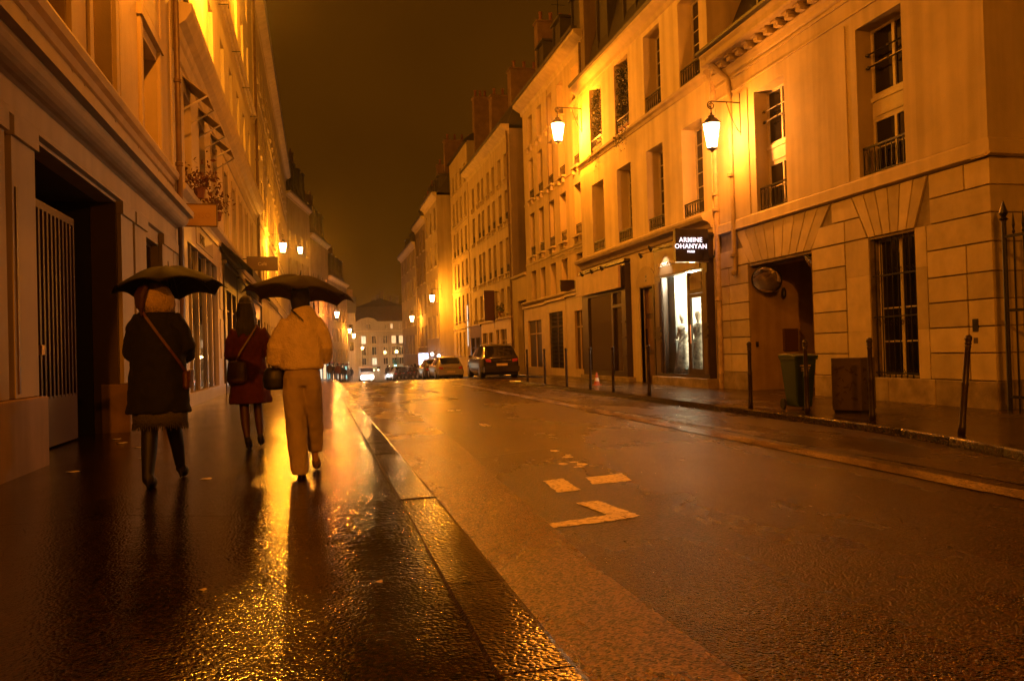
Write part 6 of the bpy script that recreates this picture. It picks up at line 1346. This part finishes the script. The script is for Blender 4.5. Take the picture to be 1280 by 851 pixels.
limb(b, [(x0-.12, y0, 1.50), (x0-.185, y0-.01, 1.41), (x0-.245, y0+.0, 1.28), (x0-.265, y0+.03, 1.18), (x0-.20, y0+.14, 1.12), (x0-.14, y0+.22, 1.16)], [.080, .090, .094, .090, .074, .056])
limb(b, [(x0+.13, y0, 1.50), (x0+.19, y0, 1.41), (x0+.235, y0+.02, 1.28), (x0+.23, y0+.08, 1.19), (x0+.17, y0+.18, 1.22), (x0+.12, y0+.25, 1.30)], [.080, .090, .090, .084, .070, .056])
crease(remesh(b.build('jacket', FLC, p3, smooth=True), .013), .022)
CRD = mat('beige_wide_trousers', (.44, .35, .26), .85, bump=.35, bscale=14, bdist=.02, var=.12, vscale=5)
b = MB(); rings(b, [(x0+.0, y0, .93, .178, .135), (x0, y0, 1.0, .186, .145), (x0, y0, 1.10, .172, .13)], fold=lambda a, z: .01*math.sin(7*a))
rings(b, [(x0-.04, y0-.13, .155, .080, .10), (x0-.045, y0-.11, .20, .088, .105), (x0-.055, y0-.08, .35, .098, .105), (x0-.065, y0-.04, .55, .104, .105), (x0-.082, y0-.01, .75, .110, .12), (x0-.088, y0, .90, .108, .138), (x0-.085, y0, 1.02, .095, .14)], 22, fold=lambda a, z: .04*math.sin(3*a+z*10)+.02*math.sin(6*a-z*17))
rings(b, [(x0+.112, y0+.30, .30, .072, .09), (x0+.110, y0+.26, .38, .080, .09), (x0+.105, y0+.17, .55, .090, .095), (x0+.095, y0+.06, .75, .104, .115), (x0+.092, y0+.01, .90, .104, .138), (x0+.088, y0, 1.02, .095, .14)], 22, fold=lambda a, z: .04*math.sin(3*a-z*9)+.02*math.sin(6*a+z*15))
crease(remesh(b.build('trousers', CRD, p3, smooth=True), .013), .022)
b = MB(); shoe(b, (x0-.025, y0+.06), (x0-.03, y0-.14), GZ, .01, .054); shoe(b, (x0+.125, y0+.46), (x0+.115, y0+.28), GZ+.015, .02, .052)
remesh(b.build('shoes', mat('tan_suede_shoes', (.16, .09, .05), .8), p3, smooth=True), .010)
hr = MB(); ell(hr, (x0+.0, y0+.03, 1.765), .095, .11, .115); rings(hr, [(x0, y0-.03, 1.60, .08, .05), (x0, y0-.02, 1.7, .10, .08), (x0, y0+.0, 1.78, .09, .09)]); remesh(hr.build('hair', MATS['black_hair'], p3, smooth=True), .010, 1)
hbg = thing('handbag', 'black handbag hanging from the bent left arm of the cream jacket', 'bag', (x0-.28, y0+.05, .98)); hbg.location.x += .035; hbg.scale = (.92, .92, 1)
BLKL = mat('black_bag_leather', (.010, .008, .008), .45, bump=.2, bscale=50)
bb = MB(); rings(bb, [(x0-.275, y0+.06, .90, .07, .06), (x0-.275, y0+.06, .92, .105, .075), (x0-.275, y0+.06, 1.0, .118, .08), (x0-.27, y0+.06, 1.07, .105, .07), (x0-.265, y0+.06, 1.10, .08, .04)], 20); remesh(bb.build('bag_body', BLKL, hbg, smooth=True), .01)
for dx in (-.05, .05): MB().tube([(x0-.275+dx, y0+.05, 1.07), (x0-.27+dx*1.2, y0+.06, 1.16), (x0-.24, y0+.08, 1.26), (x0-.22-dx*.2, y0+.10, 1.16), (x0-.24+dx, y0+.10, 1.07)], .009, 6).build('bag_handle', BROWN, hbg)
strap([(x0-.10, y0-.108, 1.61), (x0-.05, y0-.150, 1.565), (x0+.01, y0-.165, 1.51)], .014, BLKL, hbg, 'cross_strap')

# ---- umbrellas
def umbrella(label, c, r, h, tilt, m_, handle_to, scallop=.085):
    t = thing('umbrella', label, 'umbrella', c)
    rot = Matrix.Rotation(tilt[0], 3, 'X') @ Matrix.Rotation(tilt[1], 3, 'Y'); C_ = Vector(c)
    W = lambda p: tuple(C_+rot @ Vector(p))
    n, k = 64, 12; b = MB(); vs_ = [W((0, 0, h))]
    def cp(a, q):
        seg = (a/(2*math.pi)*8) % 1; sag = math.sin(math.pi*seg); rr = r*q*(1-scallop*sag*q*q); zz = h*(1-q**2.1)-.0-.05*sag*q*(1-q)*2+.045*sag*q**3
        return (rr*math.cos(a), rr*math.sin(a), zz)
    for i in range(1, k+1):
        for j in range(n): vs_.append(W(cp(2*math.pi*j/n, i/k)))
    fs = [(0, 1+j, 1+(j+1) % n) for j in range(n)]+[(1+(i-1)*n+j, 1+i*n+j, 1+i*n+(j+1) % n, 1+(i-1)*n+(j+1) % n) for i in range(1, k) for j in range(n)]
    b.add(vs_, fs); o = b.build('canopy', m_, t, smooth=True); s_ = o.modifiers.new('Solidify', 'SOLIDIFY'); s_.thickness = .0015
    for j in range(8):
        a = 2*math.pi*j/8; MB().tube([W(tuple(Vector(cp(a, q))+Vector((0, 0, -.006)))) for q in (.03, .25, .5, .75, .9, 1.0)]+[W(tuple(Vector(cp(a, 1.0))*1.02))], .0028, 5).build('rib', IRON, t)
        MB().tube([W((0, 0, h-.22)), W(tuple(Vector(cp(a, .5))+Vector((0, 0, -.008))))], .0022, 4).build('stretcher', IRON, t)
    MB().tube([W((0, 0, h+.05)), W((0, 0, h)), W((0, 0, h-.24)), handle_to], [.003, .006, .006, .006], 8).build('shaft', IRON, t)
    hd = (Vector(handle_to)-Vector(W((0, 0, h)))).normalized(); MB().tube([Vector(handle_to)-hd*.05, Vector(handle_to)+hd*.10], .014, 8).build('handle', MATS['black_rubber'], t)
    return t
def cloth(name, c, tr):                        # thin wet nylon lets a little light through
    m_ = mat(name, c, .75, bump=.15, bscale=30, spec=.25); n = m_.node_tree; bs = n.nodes['Principled BSDF']; o = n.nodes['Material Output']
    mxs = n.nodes.new('ShaderNodeMixShader'); tl_ = n.nodes.new('ShaderNodeBsdfTranslucent'); tl_.inputs[0].default_value = (*[min(1, q*3) for q in c], 1); mxs.inputs[0].default_value = tr
    n.links.new(bs.outputs[0], mxs.inputs[1]); n.links.new(tl_.outputs[0], mxs.inputs[2]); n.links.new(mxs.outputs[0], o.inputs[0]); return m_
umbrella('black umbrella over the black coat on the left', (-1.255, 7.42, 1.80), .475, .22, (R(-5), R(-3)), cloth('black_umbrella_cloth', (.006, .004, .0035), .1), (-1.20, 7.62, 1.36))
umbrella('dark brown translucent umbrella over the cream jacket', (-.165, 7.52, 1.74), .505, .205, (R(-4), R(6)), cloth('brown_umbrella_cloth', (.050, .028, .012), .5), (-.09, 7.62, 1.34))

# ---- pedestrians far down the street
def far_person(x, y, h, mcoat, mleg, label, rz=0., step=.16):
    z = gz(y)+(.12 if x < 4 else 0); t = thing('person', label, 'person', (x, y, z), 0, 'people far down the street'); s = h/1.72
    b = MB(); ell(b, (x, y, z+1.60*s), .085, .095, .12, 10, 6); b.tube([(x, y, z+.85*s), (x, y, z+1.2*s), (x, y, z+1.4*s), (x, y, z+1.52*s)], [.12, .11, .06, .055], 8)
    for q in (-1, 1): b.tube([(x+q*.08, y, z+.9*s), (x+q*.09, y+q*step*.6, z+.5*s), (x+q*.09, y+q*step, z+.05)], [.085, .06, .045], 8); b.tube([(x+q*.09, y+q*step-.04, z+.03), (x+q*.09, y+q*step+.14, z+.03)], .038, 6)
    remesh(b.build('body', mleg, t, smooth=True), .02, 1)
    b = MB(); rings(b, [(x, y, z+.72*s, .20, .15), (x, y, z+1.0*s, .18, .14), (x, y, z+1.3*s, .21, .14), (x, y, z+1.43*s, .17, .11), (x, y, z+1.48*s, .07, .07)], 14)
    for q in (-1, 1): b.tube([(x+q*.18, y, z+1.38*s), (x+q*.25, y-q*.03, z+1.1*s), (x+q*.24, y+q*.08, z+.85*s)], [.06, .05, .04], 8)
    remesh(b.build('coat', mcoat, t, smooth=True), .022, 1)
DC = mat('dark_far_coat', (.03, .02, .016), .8); DL = mat('dark_far_legs', (.02, .014, .012), .8); DR = mat('maroon_far_coat', (.10, .03, .02), .8); DT = mat('tan_far_coat', (.25, .18, .12), .8)
for i, (x, y, h, c, lb) in enumerate([(.95, 72, 1.75, DC, 'dark figure leftmost of the far group by the left wall'), (1.35, 76, 1.68, DC, 'second dark figure of the far left group'), (1.75, 75, 1.72, DR, 'figure in maroon in the far left group'), (2.3, 84, 1.74, DC, 'dark figure at the right edge of the first far group'),
                                  (3.0, 96, 1.7, DC, 'dark figure behind the far left group'), (3.5, 98, 1.65, DT, 'figure in a tan coat far on the left pavement'), (3.9, 99, 1.72, DC, 'rightmost dark figure of the far left pavement'), (7.6, 90, 1.78, DC, 'dark figure crossing the road right of the van')]):
    far_person(x, y, h, c, DL, lb)
# plants on ledges
def potplant(x, y, z, label, m_, n, sp, sz):
    t = thing('potted_plant', label, 'plant', (x, y, z), 0, 'potted plants on the ledges')
    MB().lathe([(.10, 0), (.14, .22), (.15, .24)], (x, y, z), 10).build('pot', TERRA, t)
    leaves('foliage', m_, None, lambda: (x, y, z+.42), n, sz, cat=None, parent=t, spread=sp)
potplant(-2.72, 20.35, 5.12, 'russet plant on the ledge above the ochre board sign', LEAF_DRY, 260, .20, .07)
potplant(-2.70, 23.6, 5.12, 'smaller russet plant farther along the same ledge', LEAF_DRY, 220, .17, .06)
potplant(9.95, 42.7, 3.15, 'green plant on a window sill above the cream shop', LEAF, 160, .14, .06)
# ================================================================== damp night air
hz = bpy.data.materials.new('damp_air'); hz.use_nodes = True; n = hz.node_tree; n.nodes.clear()
o_ = n.nodes.new('ShaderNodeOutputMaterial'); v_ = n.nodes.new('ShaderNodeVolumePrincipled')
v_.inputs['Color'].default_value = (.9, .85, .8, 1); v_.inputs['Density'].default_value = .0006; v_.inputs['Anisotropy'].default_value = .95
n.links.new(v_.outputs[0], o_.inputs['Volume']); MATS['damp_air'] = hz
MB().box(-30, 45, -25, 200, -7, 31).build('haze', hz, kind='stuff')
